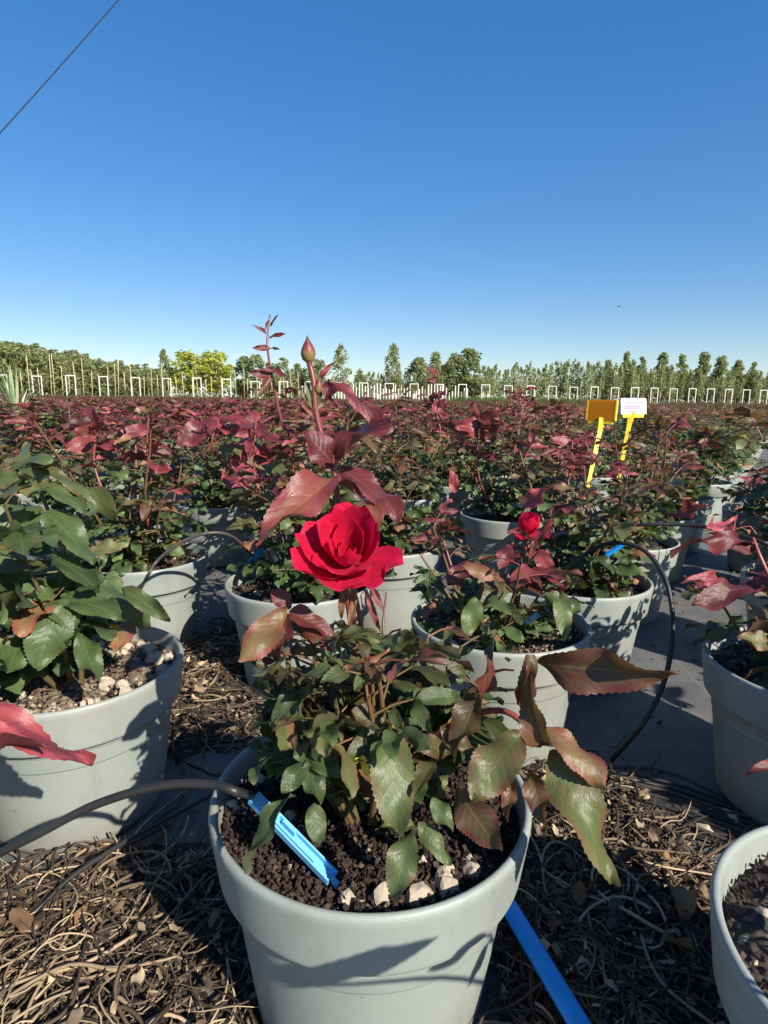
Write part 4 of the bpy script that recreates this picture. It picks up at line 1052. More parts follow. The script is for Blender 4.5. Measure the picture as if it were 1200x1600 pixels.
# big plum leaves left of the long bud stem
c4 = near_objs[30]; ct = cane_px(c4, [Vector((-0.19, 1.454, SOIL_Z)), (345, 720, 1.0), (343, 640, .98)], .003, .0016, (.8, .5, 0))
for b, t, w, tn, kw in (((343, 655, .98), (415, 665, .92), 40, (.85, .5, .5), dict(mesh=0, up=.6)), ((343, 655, .98), (275, 680, .93), 46, (.84, .35, .5), dict(mesh=1, up=.5)), ((343, 660, .98), (385, 690, .93), 36, (.88, .8, .5), dict(mesh=3, up=.5)),
                       ((343, 700, .98), (432, 700, .92), 38, (.25, .8, .5), dict(mesh=5, up=.6)), ((360, 715, .98), (420, 735, .93), 40, (.95, .8, .5), dict(mesh=1, up=.5)), ((350, 740, .98), (385, 775, .94), 34, (.93, .9, .5), dict(mesh=3, up=.4))):
    leafpx(c4, ct, b, t, w, tn, **kw)

# ragged shoots standing above the bushes right of the bud stem
def ragged(obj, xy, top, dist, spread, sz, seed):
    rg = np.random.default_rng(seed)
    c = cane_px(obj, [Vector((xy[0], xy[1] * YS, SOIL_Z)), (top[0] + 4, top[1] + 110, dist), (top[0] - 2, top[1] + 50, dist), (*top, dist)], .0028, .0014, (.75, .45, 0))
    for i in range(13):
        b = (top[0] + rg.uniform(-2, 2), top[1] + rg.uniform(0, spread), dist); an = rg.uniform(0, 6.28); L = sz * rg.uniform(.7, 1.25)
        leafpx(obj, c, b, (b[0] + L * math.cos(an), b[1] + L * .55 * math.sin(an) - L * .1, dist - rg.uniform(-.03, .05)), L * .52, (rg.uniform(.66, .95), rg.uniform(.2, .9), .5), mesh=int(rg.integers(6)), lib=LEAF_MED + LEAF_YOUNG, up=rg.uniform(0, .7), roll=rg.normal() * .6)
ragged(near_objs[29], (.080, 1.62), (682, 582), 1.58, 60, 20, 1)
ragged(near_objs[28], (.316, 1.35), (748, 648), 1.34, 70, 42, 2)
ragged(near_objs[27], (.700, 1.38), (905, 690), 1.30, 60, 36, 3)
ragged(near_objs[22], (-.447, .95), (150, 640), .98, 90, 44, 4)
ragged(near_objs[22], (-.447, .95), (232, 652), .96, 80, 40, 5)
ragged(near_objs[21], (-.134, .825), (400, 655), .86, 70, 40, 6)
ragged(near_objs[31], (.905, 1.65), (835, 655), 1.70, 60, 26, 7)
# ---- the remaining rows
VAR = []
vr = np.random.default_rng(88)
STY = [dict(red=.95, redstart=.45, hlo=.18, hhi=.36), dict(red=.85, redstart=.5, hlo=.18, hhi=.36), dict(red=.9, redstart=.48, hlo=.10, hhi=.25), dict(red=.25, redstart=.7, hlo=.10, hhi=.22),
       dict(red=1.0, redstart=.35, hlo=.18, hhi=.36), dict(red=.12, redstart=.75, hlo=.08, hhi=.18), dict(red=.28, redstart=.65, hlo=.08, hhi=.18), dict(red=.9, redstart=.5, hlo=.20, hhi=.37), dict(red=.7, redstart=.5, hlo=.10, hhi=.24), dict(red=.2, redstart=.7, hlo=.08, hhi=.19)]
def joined_meshes(pl, bronze=False):
    a = MB(); b = MB()
    for cn in pl:
        for pts, rad, tint in cn['tubes']:
            v, f = tube([tuple(p) for p in pts][::2] if len(pts) > 4 else [tuple(p) for p in pts], list(rad)[::2] if len(pts) > 4 else rad, 4, False); a.add(v, f, None, tint)
        for m, tint, yg in cn['leaves']:
            v, f, uv = LEAF_LO[vr.integers(3)]; mm = np.array(m)
            b.add(v @ mm[:3, :3].T + mm[:3, 3], f, uv, (tint[0] * ((.5 if bronze > 2 else .62) if bronze else 1), tint[1] * (bronze if bronze else 1), 0))
    return a.mesh('canes', M['cane']), b.mesh('foliage', M['foliage'])
for i, st in enumerate(STY): VAR.append(joined_meshes(gen_plant(vr, canes=9, skirt=5, size=1.28, step=.022, five=.8, spread=.95, **st), 1.15 if i in (1, 7, 8) else False))
BRONZE_V = [1, 7, 8]
VAR.append(joined_meshes(gen_plant(vr, canes=9, skirt=9, size=1.1, step=.024, five=.8, red=.8, redstart=.25, hlo=.12, hhi=.26), 2.1))
RUST_V = 10
RED_V, GREEN_V = [0, 1, 2, 4, 7, 8], [3, 5, 6, 9]

cands = []
for r in range(-3, 140):
    for q in range(-60, 160):
        nn = 0.07 - 0.33 * r + 0.0; ss = 0.27 + 0.318 * q + (0.1 if r % 2 else 0)
        x = ROW_N.x * nn + ROW_D.x * ss + vr.normal() * .012; y = (ROW_N.y * nn + ROW_D.y * ss) * YS + vr.normal() * .012
        if y < -0.5 or y > 33 or x < -0.72 * y - 0.3 or x > 0.72 * y + 1.0: continue
        if math.hypot(x, y) < 0.42 or (y < 0.45 and x < 0.42): continue
        cands.append((math.hypot(x, y), x, y))
cands.sort()
used = list(POTS); ind = []; far = []
for d, x, y in cands:
    if d < 3 and any((x - a) ** 2 + (y - b) ** 2 < 0.245 ** 2 for a, b in used): continue
    # visible width of the frame
    zc = y * math.cos(PITCH) + 0.29 * math.sin(PITCH)
    pxc = 600 + FPX * x / zc; hw = FPX * 0.15 / zc
    if ROW_N.x * x + ROW_N.y * y / YS > .25 and y > .75: continue
    shade = x > 0.3 and d < 1.5            # the row just outside the frame that shades the right edge
    if y < 0.05 and not shade: continue
    if not shade and (pxc + hw < -5 or pxc - hw > 1205): continue
    if 1.75 < d < 3.6 and ROW_N.x * x + ROW_N.y * y / YS > -.1: continue      # the open path at the right edge
    if len(ind) < 292: ind.append((x, y, pxc)); used.append((x, y))
    else: far.append((x, y))
leaf_plants = 0
for i, (x, y, pxc) in enumerate(ind):
    d = math.hypot(x, y)
    # greener bushes on the right beyond the path end
    pg = 0.85 if (pxc > 900 and y > 2.2) else 0.22
    vi = GREEN_V[vr.integers(4)] if vr.random() < pg else RED_V[vr.integers(6)]
    if pxc > 540 and vi in RED_V and vr.random() < .5: vi = BRONZE_V[vr.integers(3)]
    zone = [z_ for lim, z_ in ((90, 'below the spiky yucca'), (240, 'below the grey-green tree block'), (385, 'below the yellow-green trees'), (460, 'behind the thin maroon shoot'), (560, 'behind the long bud stem'),
            (640, 'below the narrow column tree'), (765, 'below the round central trees'), (905, 'left of the orange sign'), (1010, 'around the plant signs'), (1100, 'right of the white sign'), (1e9, 'at the right edge')) if pxc < lim][0]
    dist = 'in the nearer rows' if d < 2.6 else ('in the middle rows' if d < 4.2 else ('in the farther rows' if d < 5.6 else 'in the hindmost rows'))
    lab = f"{'mostly green' if vi in GREEN_V else 'burgundy-topped'} potted rose {dist}, {zone}"; grp = 'rose bushes filling the rows'
    if leaf_plants < 24 and d < 2.8 and -20 < pxc < 1240:
        leaf_plants += 1
        st = dict(STY[vi])
        if d > 1.9: st['hhi'] *= .84; st['hlo'] *= .84
        if math.hypot(x - .85, y - 2.15) < .5: st['hhi'] *= .75; st['hlo'] *= .75
        add_rose((x, y), gen_plant(vr, canes=7, skirt=6, size=1.08, step=.023, five=.5, spread=.9, **st), d < 1.6, lab, grp, 'soil' if i % 2 else 'grit_soil', seed=200 + i, keep=keep_sign)
        continue
    root = empty('potted_rose', (x, y, 0), vr.uniform(0, 6.28)); tag(root, lab, 'rose', grp)
    link('pot', POT_LO, root); link('soil', SOIL_LO[i % 4], root)
    s = vr.uniform(.85, 1.12) * float(np.interp(d, [1.2, 2.2, 4.0, 9.0], [1.0, .86, .76, .70])) * (.8 if math.hypot(x - .85, y - 2.15) < .5 else 1)
    for nm, me in zip(('canes', 'foliage'), VAR[vi]):
        c = link(nm, me, root); c.scale = (1.05, 1.05, s); c.location.z = SOIL_Z * (1 - s)
_by = {}
for o in list(COL.objects):
    if o.get('group') == 'rose bushes filling the rows': _by.setdefault(o['label'], []).append(o)
for lab, os_ in _by.items():                 # tell the few that would share a label apart by their order
    if 1 < len(os_) <= 16:
        for k, o in enumerate(sorted(os_, key=lambda q: q.location.x / q.location.y if q.location.y > .1 else 9)): o['label'] = lab + f', {ORD[k]} from left'
# beyond them the field runs on: one mass, bushes instanced on points
src = bpy.data.collections.new('rose_bush_sources')
mb0 = []
for vi, (cmh, fmh) in enumerate(VAR):
    me = fmh.copy(); me.name = 'far_bush'
    o = bpy.data.objects.new(f'far_bush_{vi:02d}', me); src.objects.link(o)
pts = bpy.data.meshes.new('rose_field')
fx = np.array(far); nF = len(fx)
pts.from_pydata([(a, b, 0) for a, b in far], [], [])
idx = np.empty(nF, dtype=np.int32); rot = vr.uniform(0, 6.28, nF).astype(np.float32); scl = np.empty(nF, dtype=np.float32)
for i, (x, y) in enumerate(far):
    px = 600 + FPX * x / y
    band = math.sin(y * 0.9 + x * 0.25)
    if px > 860: g = 0.85 if y < 13 else 0.1
    elif px > 500: g = 0.35 if band > 0 else 0.12
    else: g = 0.15
    u_ = vr.random(); bz = .75 if px > 620 else .3
    idx[i] = GREEN_V[vr.integers(4)] if u_ < g else (BRONZE_V[vr.integers(3)] if vr.random() < bz else RED_V[vr.integers(6)])
    if ((px > 640 and y > 11) or (px > 930 and y > 8.5)) and vr.random() < .8: idx[i] = RUST_V
    scl[i] = vr.uniform(.66, .86)
for nm, ty, data in (('vi', 'INT', idx), ('rot', 'FLOAT', rot), ('scl', 'FLOAT', scl)):
    pts.attributes.new(nm, ty, 'POINT').data.foreach_set('value', data)
fo = link('rose_field', pts, None)
pts.materials.append(M['foliage'])
ng = bpy.data.node_groups.new('rose_field_nodes', 'GeometryNodeTree')
ng.interface.new_socket('Geometry', in_out='INPUT', socket_type='NodeSocketGeometry'); ng.interface.new_socket('Geometry', in_out='OUTPUT', socket_type='NodeSocketGeometry')
gi = ng.nodes.new('NodeGroupInput'); go = ng.nodes.new('NodeGroupOutput')
ip = ng.nodes.new('GeometryNodeInstanceOnPoints'); ci = ng.nodes.new('GeometryNodeCollectionInfo')
ci.inputs['Collection'].default_value = src; ci.inputs['Separate Children'].default_value = True; ci.inputs['Reset Children'].default_value = True
def named(nm, ty):
    n_ = ng.nodes.new('GeometryNodeInputNamedAttribute'); n_.data_type = ty; n_.inputs[0].default_value = nm
    return n_.outputs[0]
cr_ = ng.nodes.new('ShaderNodeCombineXYZ'); ng.links.new(named('rot', 'FLOAT'), cr_.inputs[2])
er = ng.nodes.new('FunctionNodeEulerToRotation'); ng.links.new(cr_.outputs[0], er.inputs[0])
ip.inputs['Pick Instance'].default_value = True
ng.links.new(gi.outputs[0], ip.inputs['Points']); ng.links.new(ci.outputs[0], ip.inputs['Instance'])
ng.links.new(named('vi', 'INT'), ip.inputs['Instance Index']); ng.links.new(er.outputs[0], ip.inputs['Rotation']); ng.links.new(named('scl', 'FLOAT'), ip.inputs['Scale'])
ng.links.new(ip.outputs[0], go.inputs[0])
md = fo.modifiers.new('field', 'NODES'); md.node_group = ng
tag(fo, 'far rows of low red and green rose bushes running back to the grass', 'roses', kind='stuff')

# yucca at the left
yu = empty('yucca', (0, 0, 0)); yp = on_plane(18, 690, 0.0); yp = Vector(((40 - 600) / FPX * 6.6, 6.5, 0)); yu.location = yp
tag(yu, 'pale spiky yucca standing above the roses at the left edge', 'yucca')
ry = np.random.default_rng(4)
mb = MB(); v, f = tube([(0, 0, 0), (0, 0, .22)], [.04, .035], 8); mb.add(v, f); mb.build('trunk', M['dark_bark'], yu)
for i in range(46):
    an = ry.uniform(0, 6.28); el = ry.uniform(0.15, 1.45); L = ry.uniform(.40, .62)
    d = np.array([math.cos(an) * math.cos(el), math.sin(an) * math.cos(el), math.sin(el)]); sd = np.array([-math.sin(an), math.cos(an), 0]) * .011
    P = [np.array([0, 0, .2]) + d * L * t + np.array([0, 0, -0.10 * (1 - el / 1.6)]) * t * t for t in (0, .35, .7, 1)]
    V = []
    for q, p in enumerate(P): V += [p - sd * (1, 1.1, .7, .05)[q], p + np.array([0, 0, -.006]) * (q < 3), p + sd * (1, 1.1, .7, .05)[q]]
    mb = MB(); mb.add(V, [(r * 3 + c, r * 3 + c + 1, r * 3 + c + 4, r * 3 + c + 3) for r in range(3) for c in range(2)], tint=(ry.uniform(.2, 1), ry.uniform(.4, .8), 0)); mb.build('leaf', M['yucca'], yu)

# ------------------------------------------------------------------ drip lines, stakes, signs
def hose(label, pts, r, mat='hose', name='drip_hose', group=None, n=48, sides=8):
    P = smooth_path([at(*p) if not isinstance(p, Vector) else p for p in pts], n)
    mb = MB(); v, f = tube(P, r, sides); mb.add(v, f); o = mb.build(name, M[mat], None)
    tag(o, label, 'hose', group); return o

GP = lambda px, py, z=0.004: on_plane(px, py, z)
# drip line to the front pot, with its pale blue dripper stake
dl = empty('drip_line', GP(0, 1400)); tag(dl, 'thick black drip hose arching into the front pot with pale blue stake', 'hose')
inv = dl.matrix_basis.inverted()
S0 = on_plane(396, 1247, SOIL_Z + .034); S1 = on_plane(519, 1373, SOIL_Z + .009)
P = smooth_path([at(-160, 1440, .37), at(-20, 1345, .36), at(60, 1303, .355), at(150, 1257, .35), at(250, 1228, .345), at(330, 1226, .34), at(372, 1238, .337), S0 + (S0 - S1) * 0.02, S0 + (S1 - S0) * 0.06], 70)
mb = MB(); v, f = tube([tuple(inv @ Vector(p)) for p in P], 0.0029, 12); mb.add(v, f); mb.build('tube', M['hose'], dl)
# stake: channel section with a raised rib and stepped top
ax = (S1 - S0); sl = ax.length; sm = frame_mat(S0, ax, (EYE - S0).normalized() * .5 + Vector((0.3, 0, .6)), 1.0)
mb = MB()
for c, s_ in (((0, sl * .5, -.0016), (.0088, sl, .0016)), ((-.0042, sl * .5, .0006), (.0013, sl, .0044)), ((.0042, sl * .5, .0006), (.0013, sl, .0044)), ((0, sl * .16, .0012), (.0071, sl * .30, .0040)), ((.0012, sl * .55, .0004), (.0016, sl * .5, .0030)), ((-.0024, sl * .44, .0016), (.0022, sl * .16, .0040)), ((0, sl * 1.03, -.001), (.0036, sl * .10, .0028))):
    v, f = box(c, s_); mb.add(v, f)
st = mb.build('stake', M['stake_blue'], dl, False); st.matrix_local = inv @ sm

hose('thin black hose looping over the path edge at the right', [(880, 892, .82), (905, 872, .80), (950, 849, .77), (1000, 856, .74), (1035, 895, .71), (1050, 950, .69), (1049, 1010, .67), (1036, 1070, .665), (1005, 1130, .66), GP(955, 1188)], .0032)
hose('black hose running level across the row to the red leaf at right', [(800, 880, 1.05), (850, 848, 1.0), (920, 826, .95), (1000, 820, .9), (1070, 820, .88), (1125, 828, .85), (1200, 850, .8)], .0032)
hose('grey hose arching over the rim of the mottled pot at left', [GP(215, 930, .10), (228, 905, .80), (246, 876, .80), (282, 848, .80), (325, 833, .80), (362, 838, .82), (395, 868, .86)], .0026, 'grey_hose')
hose('thin dark tube on the litter running behind the arching hose', [GP(-60, 1490), GP(45, 1432, .02), GP(110, 1372, .03), GP(185, 1322, .03), GP(250, 1285, .02), GP(330, 1242, .012), GP(420, 1190)], .0022)
hose('short dark tube lying in the shade between the front and left pots', [GP(262, 1165), GP(290, 1190, .012), GP(315, 1202, .016), GP(345, 1210, .02), GP(400, 1180)], .0022)
hose('black tube lying along the litter at the far left', [GP(-40, 1462, .02), GP(40, 1380, .015), GP(120, 1372, .012), GP(200, 1320, .012), GP(262, 1290, .01)], .002)
rh = np.random.default_rng(3)
for i in range(11):
    o = rh.normal() * 5; e = i * 7.5
    hose('black drip tube in the loose bundle on the fabric at right', [GP(770, 1176 + e * .5, .006), GP(850, 1187 + e * .55 + o, .007), GP(940, 1198 + e * .7, .006 + .004 * (i % 3)), GP(1040, 1218 + e * .85 + rh.normal() * 5, .006 + .003 * (i % 2)), GP(1130, 1243 + e * 1.0, .005), GP(1240, 1275 + e * 1.2 + o, .005)], .0021, 'hose' if i % 3 else 'grey_hose', 'drip_tube', 'bundle of drip tubes on the fabric')
for i, (a_, b_, c_, d_) in enumerate((((820, 1215), (930, 1230), (1060, 1262), (1200, 1330)), ((860, 1200), (980, 1225), (1100, 1290), (1180, 1340)), ((900, 1235), (1000, 1250), (1090, 1268), (1230, 1300)))):
    hose('single drip tube straying from the bundle towards the corner pot', [GP(*a_), GP(*b_, .007), GP(*c_, .005), GP(*d_)], .0019, 'hose', 'drip_tube', 'stray drip tubes at right')
hose('black hose trailing between the far pots at the right edge', [(1110, 752, 2.5), (1150, 756, 2.45), (1185, 775, 2.4), (1215, 782, 2.4)], .004)
# teal connector on that hose
mb = MB(); v, f = lathe([(.001, 0), (.012, 0), (.014, .01), (.014, .03), (.009, .035), (.001, .036)], 12); mb.add(v, f)
o = mb.build('hose_connector', simple('teal_plastic', (.03, .40, .33), .4)); o.location = at(1187, 776, 2.38); o.rotation_euler = (1.3, .3, .5)
tag(o, 'small teal hose connector by the path at the right edge', 'connector')
# small blue stakes in other pots
for (px, py, z, lab, nm) in ((838, 962, .64, 'blue stake in the gritty pot right of the bloom', 0), (962, 858, .80, 'blue stake under the hose loop at right', 1), (400, 868, .86, 'blue stake among leaves left of the bloom', 2)):
    c = at(px, py, z); mb = MB(); v, f = box((0, 0, 0), (.006, .004, .034)); mb.add(v, f); v, f = box((0, .003, .006), (.003, .004, .018)); mb.add(v, f)
    o = mb.build('dripper_stake', M['pipe_blue'] if nm else M['stake_blue'], None, False); o.location = c; o.rotation_euler = (.5, .7, .4 * nm); tag(o, lab, 'stake')

# blue pipe by the front pot
A_ = GP(905, 1600, .030); B_ = GP(803, 1430, .030); dd = (A_ - B_).normalized()
mb = MB(); v, f = tube([tuple(B_ - dd * .14), tuple(B_), tuple(A_), tuple(A_ + dd * .22)], .0085, 20); v[:, 2] = .030 + (v[:, 2] - .030) * .38; mb.add(v, f)
tag(mb.build('blue_pipe', M['pipe_blue']), 'straight flattened bright blue pipe lying beside the front pot at lower right', 'pipe')

# plant labels on yellow stakes
def sign(px, py, z, w, h, facemat, lab, stake_to, yaw, tilt):
    c = at(px, py, z); r = empty('plant_sign', (c.x, c.y, 0), yaw); tag(r, lab, 'sign')
    W_, H_ = w / FPX * z * DS, h / FPX * z * DS
    mb = MB(); v, f = box((0, 0, 0), (W_, .006, H_)); mb.add(v, f); cd = mb.build('card', facemat, r, False); cd.location = (0, 0, c.z); cd.rotation_euler = (tilt, 0, 0)
    mb = MB(); v, f = box((0, .004, -H_ / 2 - .004), (W_ * .9, .012, .014)); mb.add(v, f)
    hb = mb.build('holder', M['yellow'], r, False); hb.location = (0, 0, c.z); hb.rotation_euler = (tilt, 0, 0)
    for sg in (-1, 1):
        mb2 = MB(); v, f = box((sg * (W_ / 2 + .003), 0.002, 0), (.005, .012, H_ * .98)); mb2.add(v, f)
        h2 = mb2.build('side_clip', M['white_label'] if facemat is M['white_label'] else M['yellow'], r, False); h2.location = (0, 0, c.z); h2.rotation_euler = (tilt, 0, 0)
    e = r.matrix_basis.inverted() @ at(*stake_to); e = Vector((e.x, e.y, 0))
    top = Vector((0, .004, c.z - H_ / 2)); d_ = (r.matrix_basis.inverted() @ at(*stake_to)) - top
    foot = top + d_ * ((SOIL_Z - .03 - top.z) / d_.z)
    mb = MB(); v, f = tube([tuple(top + Vector((0, 0, .006))), tuple(top.lerp(foot, .12)), tuple(foot)], [.020, .011, .008], 4); mb.add(v, f); mb.build('stake', M['yellow'], r, False)
    return r, cd, W_, H_
r_, cd_, W_, H_ = sign(989, 635, 1.9, 50, 25, M['white_label'], 'white plant label card on a bright yellow stake', (975, 705, 1.9), 0.45, -0.12)
for i, (zz, ww) in enumerate(((.25, .8), (.02, .7), (-.1, .78), (-.28, .5))):
    mb = MB(); v, f = box((-.02 * W_, -.0042, zz * H_), (W_ * ww * .9, .0016, H_ * (.09 if i else .05))); mb.add(v, f); mb.build('print_line', M['print'], cd_, False)
sign(940, 641, 1.75, 42, 32, M['orange'], 'orange plant label card seen from its back beside the white one', (926, 720, 1.75), -0.7, -0.1)

# ------------------------------------------------------------------ litter on the ground
rd_ = np.random.default_rng(17)
def clear(x, y, r=.094): return all((x - a) ** 2 + (y - b) ** 2 > r * r for a, b in POTS)
ZONES = [((-.29, 1.03), (.08, .14), 220, .03), ((.225, .60), (.085, .085), 170, .022), ((-.235, .39), (.155, .15), 760, .030), ((.215, .47), (.105, .14), 560, .026), ((.17, .35), (.09, .12), 340, .022), ((-.26, .86), (.09, .15), 200, .02), ((-.33, .42), (.10, .10), 200, .02), ((.10, .58), (.08, .05), 60, .012)]
mb = MB()
def zpoint(zc, zr):
    for _ in range(60):
        r = math.sqrt(rd_.random()); a = rd_.uniform(0, 6.28); x = zc[0] + zr[0] * r * math.cos(a); y = zc[1] + zr[1] * r * math.sin(a)
        if clear(x, y): return x, y, r
    return None
for zc, zr, nst, hgt in ZONES:
    for i in range(int(nst * 1.25)):
        p = zpoint(zc, zr)
        if not p: continue
        x, y, r = p; z = rd_.uniform(.002, 1) * hgt * (1 - .7 * r * r) + .002
        L = rd_.uniform(.04, .16); th = rd_.uniform(0, 6.28); k = rd_.normal() * (32 if rd_.random() < .6 else 8); kz = rd_.normal() * .25
        pts_ = []; q = np.array([x, y, z]); nseg = max(8, int(L / .0075))
        for s in range(nseg + 1):
            pts_.append(q.copy()); th += k * L / nseg; k += rd_.normal() * 7
            q = q + np.array([math.cos(th), math.sin(th), kz * math.sin(s * .8)]) * L / nseg
            q[2] = max(.002, q[2])
        if not all(clear(a_[0], a_[1], .09) for a_ in pts_[::3]): continue
        k_ = rd_.random() < .45; rr_ = rd_.uniform(.0003, .0009) if k_ else rd_.uniform(.0006, .0017); v, f = tube(pts_, rr_ * np.linspace(1.1, .8, nseg + 1), 5)
        mb.add(v, f, None, (float(np.clip(rd_.beta(1.6, 1.5), 0, 1)), rd_.uniform(.2, .8), 0))
    # crumbs, leaf scraps
    for i in range(int(nst * .75)):
        p = zpoint(zc, (zr[0] * 1.15, zr[1] * 1.15))
        if not p: continue
        x, y, r = p; s = rd_.uniform(.0015, .007)
        nv_ = 3; V, F, UVv = leaf_arr(4, 2, .6, rd_.uniform(-.5, .8), rd_.uniform(-1.8, 2.2), 1.5, 0, int(rd_.integers(1e6)), rd_.normal())
        qm = np.array(Quaternion(rd_.normal(size=4)).normalized().to_matrix())
        mb.add((V * s * 2.0) @ qm.T + np.array([x, y, rd_.uniform(.2, 1) * hgt * (1 - .6 * r * r) + .004]), F, None, (rd_.random() * .8, rd_.uniform(.2, .7), 0))
for zc, zr, cnt in (((-.29, 1.0), (.08, .14), 50), ((.215, .47), (.115, .15), 80), ((.225, .60), (.09, .09), 90), ((-.235, .39), (.16, .15), 60), ((.17, .35), (.1, .12), 30), ((-.26, .86), (.09, .15), 70), ((.10, .58), (.09, .06), 40)):
    for i in range(cnt):
        p = zpoint(zc, zr)
        if not p: continue
        x, y, r = p; s = rd_.uniform(.006, .021)
        V, F, UVv = leaf_arr(7, 4, rd_.uniform(.45, .75), rd_.uniform(-.4, .9), rd_.uniform(-1.5, 2.2), 1.6, .04, int(rd_.integers(1e6)), rd_.normal() * .8)
        qm = np.array((Quaternion((0, 0, 1), rd_.uniform(0, 6.28)) @ Quaternion((1, 0, 0), rd_.normal() * .5) @ Quaternion((0, 1, 0), rd_.normal() * .6 + (PI if rd_.random() < .4 else 0))).to_matrix())
        mb.add((V * s) @ qm.T + np.array([x, y, .012 + .018 * (1 - r * r) + rd_.uniform(0, .006)]), F, None, (float(rd_.beta(1.3, 1.3)), rd_.uniform(.25, .85), 0))
# thin scatter everywhere on the fabric near the camera
for i in range(900):
    x, y = rd_.uniform(-1.1, 1.4), rd_.uniform(.35, 1.9)
    if not clear(x, y): continue
    s = rd_.uniform(.0012, .005); V, F = box((0, 0, 0), (2.4 * s, s, .5 * s)); V = V * (1 + rd_.normal(size=V.shape) * .25)
    qm = np.array(Quaternion((0, 0, 1), rd_.uniform(0, 6)).to_matrix()); mb.add(V @ qm.T + np.array([x, y, .4 * s + .003]), F, None, (rd_.random(), rd_.uniform(.2, .8), 0))
lit = mb.build('plant_litter', M['debris']); tag(lit, 'tangled dry stalks, roots and crumbled leaves heaped between the pots', 'litter', kind='stuff')
# mulch beds under the stalks
mb = MB()
for zc, zr, nst, hgt in ZONES[:7]:
    nR, nA = 14, 40; V = []; F = []
    ph = rd_.uniform(0, 6.28, 4)
    for i in range(nR + 1):
        for j in range(nA):
            r = i / nR; a = 2 * PI * j / nA; wob = 1 + .12 * math.sin(3 * a + ph[0]) + .07 * math.sin(7 * a + ph[1]) + .04 * math.sin(13 * a + ph[2])
            x = zc[0] + zr[0] * 1.08 * r * wob * math.cos(a); y = zc[1] + zr[1] * 1.08 * r * wob * math.sin(a)
            V.append((x, y, hgt * .45 * (1 - r * r) * (1 + .5 * math.sin(x * 150 + ph[3]) * math.sin(y * 140)) + .001 * rd_.random() - .004 * (r > .97)))
    for i in range(nR):
        for j in range(nA):
            F.append((i * nA + j, (i + 1) * nA + j, (i + 1) * nA + (j + 1) % nA, i * nA + (j + 1) % nA))
    mb.add(V, F)
tag(mb.build('mulch', M['soil']), 'dark crumbly mulch lying on the fabric under the dry stalks', 'mulch', kind='stuff')
# larger dry leaves that can be told apart
def dry_leaf_mesh(i, wd, fo, cu): 
    mb = MB(); v, f, uv = leaf_arr(10, 4, wd, fo, cu, 1.6, .05, 700 + i, .5); mb.add(v, f, uv, (0.25 + .14 * i, .5, 0)); return mb.mesh('dry_leaf', M['dry_leaf'])
DL = [dry_leaf_mesh(i, w_, f_, c_) for i, (w_, f_, c_) in enumerate(((.7, .3, .8), (.6, .7, 1.4), (.8, .1, -.9), (.55, .9, .6), (.7, .4, 1.9)))]
for px, py, sz, k, lab in ((90, 1465, .030, 0, 'dark curled dry leaf on the straw at lower left'), (55, 1450, .026, 2, 'grey-brown dry leaf lying beside the larger one at lower left'), (1072, 1390, .035, 4, 'golden dry leaf at the edge of the litter near the corner pot'), (1030, 1470, .028, 3, 'pale tan dry leaf on the litter at right'),
                          (870, 1295, .020, 4, 'orange-brown dry leaf under the long drooping leaf'), (905, 1415, .02, 2, 'grey crumpled scrap in the shaded litter at right'), (1035, 1340, .018, 4, 'reddish dry leaf curl beyond the litter'), (315, 1000, .03, 1, 'brown dead leaf between the two left pots'), (335, 1045, .02, 4, 'orange dead leaf beside the pale stone at left'), (150, 1410, .022, 3, 'tan dry leaf among the straw at lower left'), (980, 1430, .024, 4, 'yellow-brown dry leaf in the sunlit litter at right'), (950, 1300, .02, 3, 'small brown dry leaf at the top of the right litter')):
    p = GP(px, py, .026 if py > 1200 else .014); o = link('dry_leaf', DL[k], None); o.location = p; o.scale = (sz, sz, sz); o.rotation_euler = (rd_.uniform(-.4, .6), rd_.uniform(-.5, .5), rd_.uniform(0, 6)); tag(o, lab, 'dry leaf')
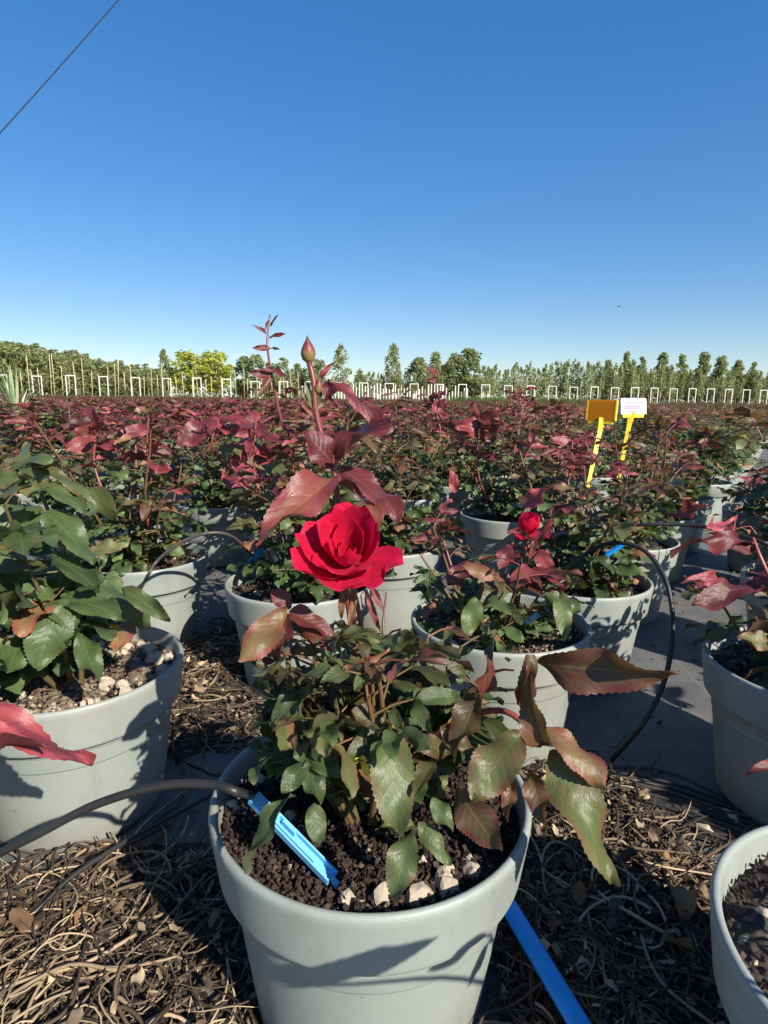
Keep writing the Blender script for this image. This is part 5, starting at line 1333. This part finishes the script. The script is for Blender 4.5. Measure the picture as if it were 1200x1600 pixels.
for px, py, s, lab in ((1104, 1297, .0085, 'pale oval stone on the fabric at right'), (1148, 1280, .0075, 'grey stone beside the drip tubes at right'), (338, 1070, .0085, 'pale stone on the litter left of the bloom pot'), (1092, 1277, .004, 'tiny pebble on the fabric left of the pale stone')):
    o = link('stone', STONES[1], None); o.location = GP(px, py, s * .5); o.scale = (s * 1.3, s, s * .8); o.rotation_euler.z = 2.4; tag(o, lab, 'stone')

# ------------------------------------------------------------------ overhead cable and birds
A_ = at(0, 209, 12.0); B_ = at(186, 0, 12.0); d_ = B_ - A_
mb = MB(); P = [tuple(A_ + d_ * t + Vector((0, 0, .05 * (t - .5) ** 2))) for t in np.linspace(-4, 5, 30)]; v, f = tube(P, .0105, 6); mb.add(v, f)
tag(mb.build('overhead_cable', M['cable']), 'thin dark cable crossing the upper left corner of the sky', 'cable')
def bird(px, py, z, s, lab, rz):
    o = empty('bird', at(px, py, z), rz); tag(o, lab, 'bird', None)
    mb = MB(); v, f = tube([(0, -.5 * s, 0), (0, -.3 * s, .03 * s), (0, .1 * s, .03 * s), (0, .4 * s, 0), (0, .62 * s, 0)], [.02 * s, .09 * s, .11 * s, .05 * s, .02 * s], 8); mb.add(v, f); mb.build('body', M['bird'], o)
    for sg in (-1, 1):
        V = []; 
        for t in (0, .35, .7, 1):
            xx = sg * (.05 + t) * s; zz = (.28 * math.sin(t * 2.1) - .25 * t) * s; c = (.2, .19, .13, .02)[int(round(t * 3))] * s
            V += [(xx, -c + .12 * t * s, zz), (xx, c + .12 * t * s, zz + .01 * s), (xx, .12 * t * s, zz + .03 * s)]
        mb = MB(); mb.add(V, [q for r in range(3) for q in ((r * 3, r * 3 + 3, r * 3 + 5, r * 3 + 2), (r * 3 + 2, r * 3 + 5, r * 3 + 4, r * 3 + 1), (r * 3, r * 3 + 1, r * 3 + 4, r * 3 + 3))]); mb.build('wing', M['bird'], o)
bird(967, 479, 40, .26, 'small bird gliding in the sky at right', .3)
bird(822, 521, 60, .14, 'tiny dark bird low in the sky, left of the other one', 1.2)
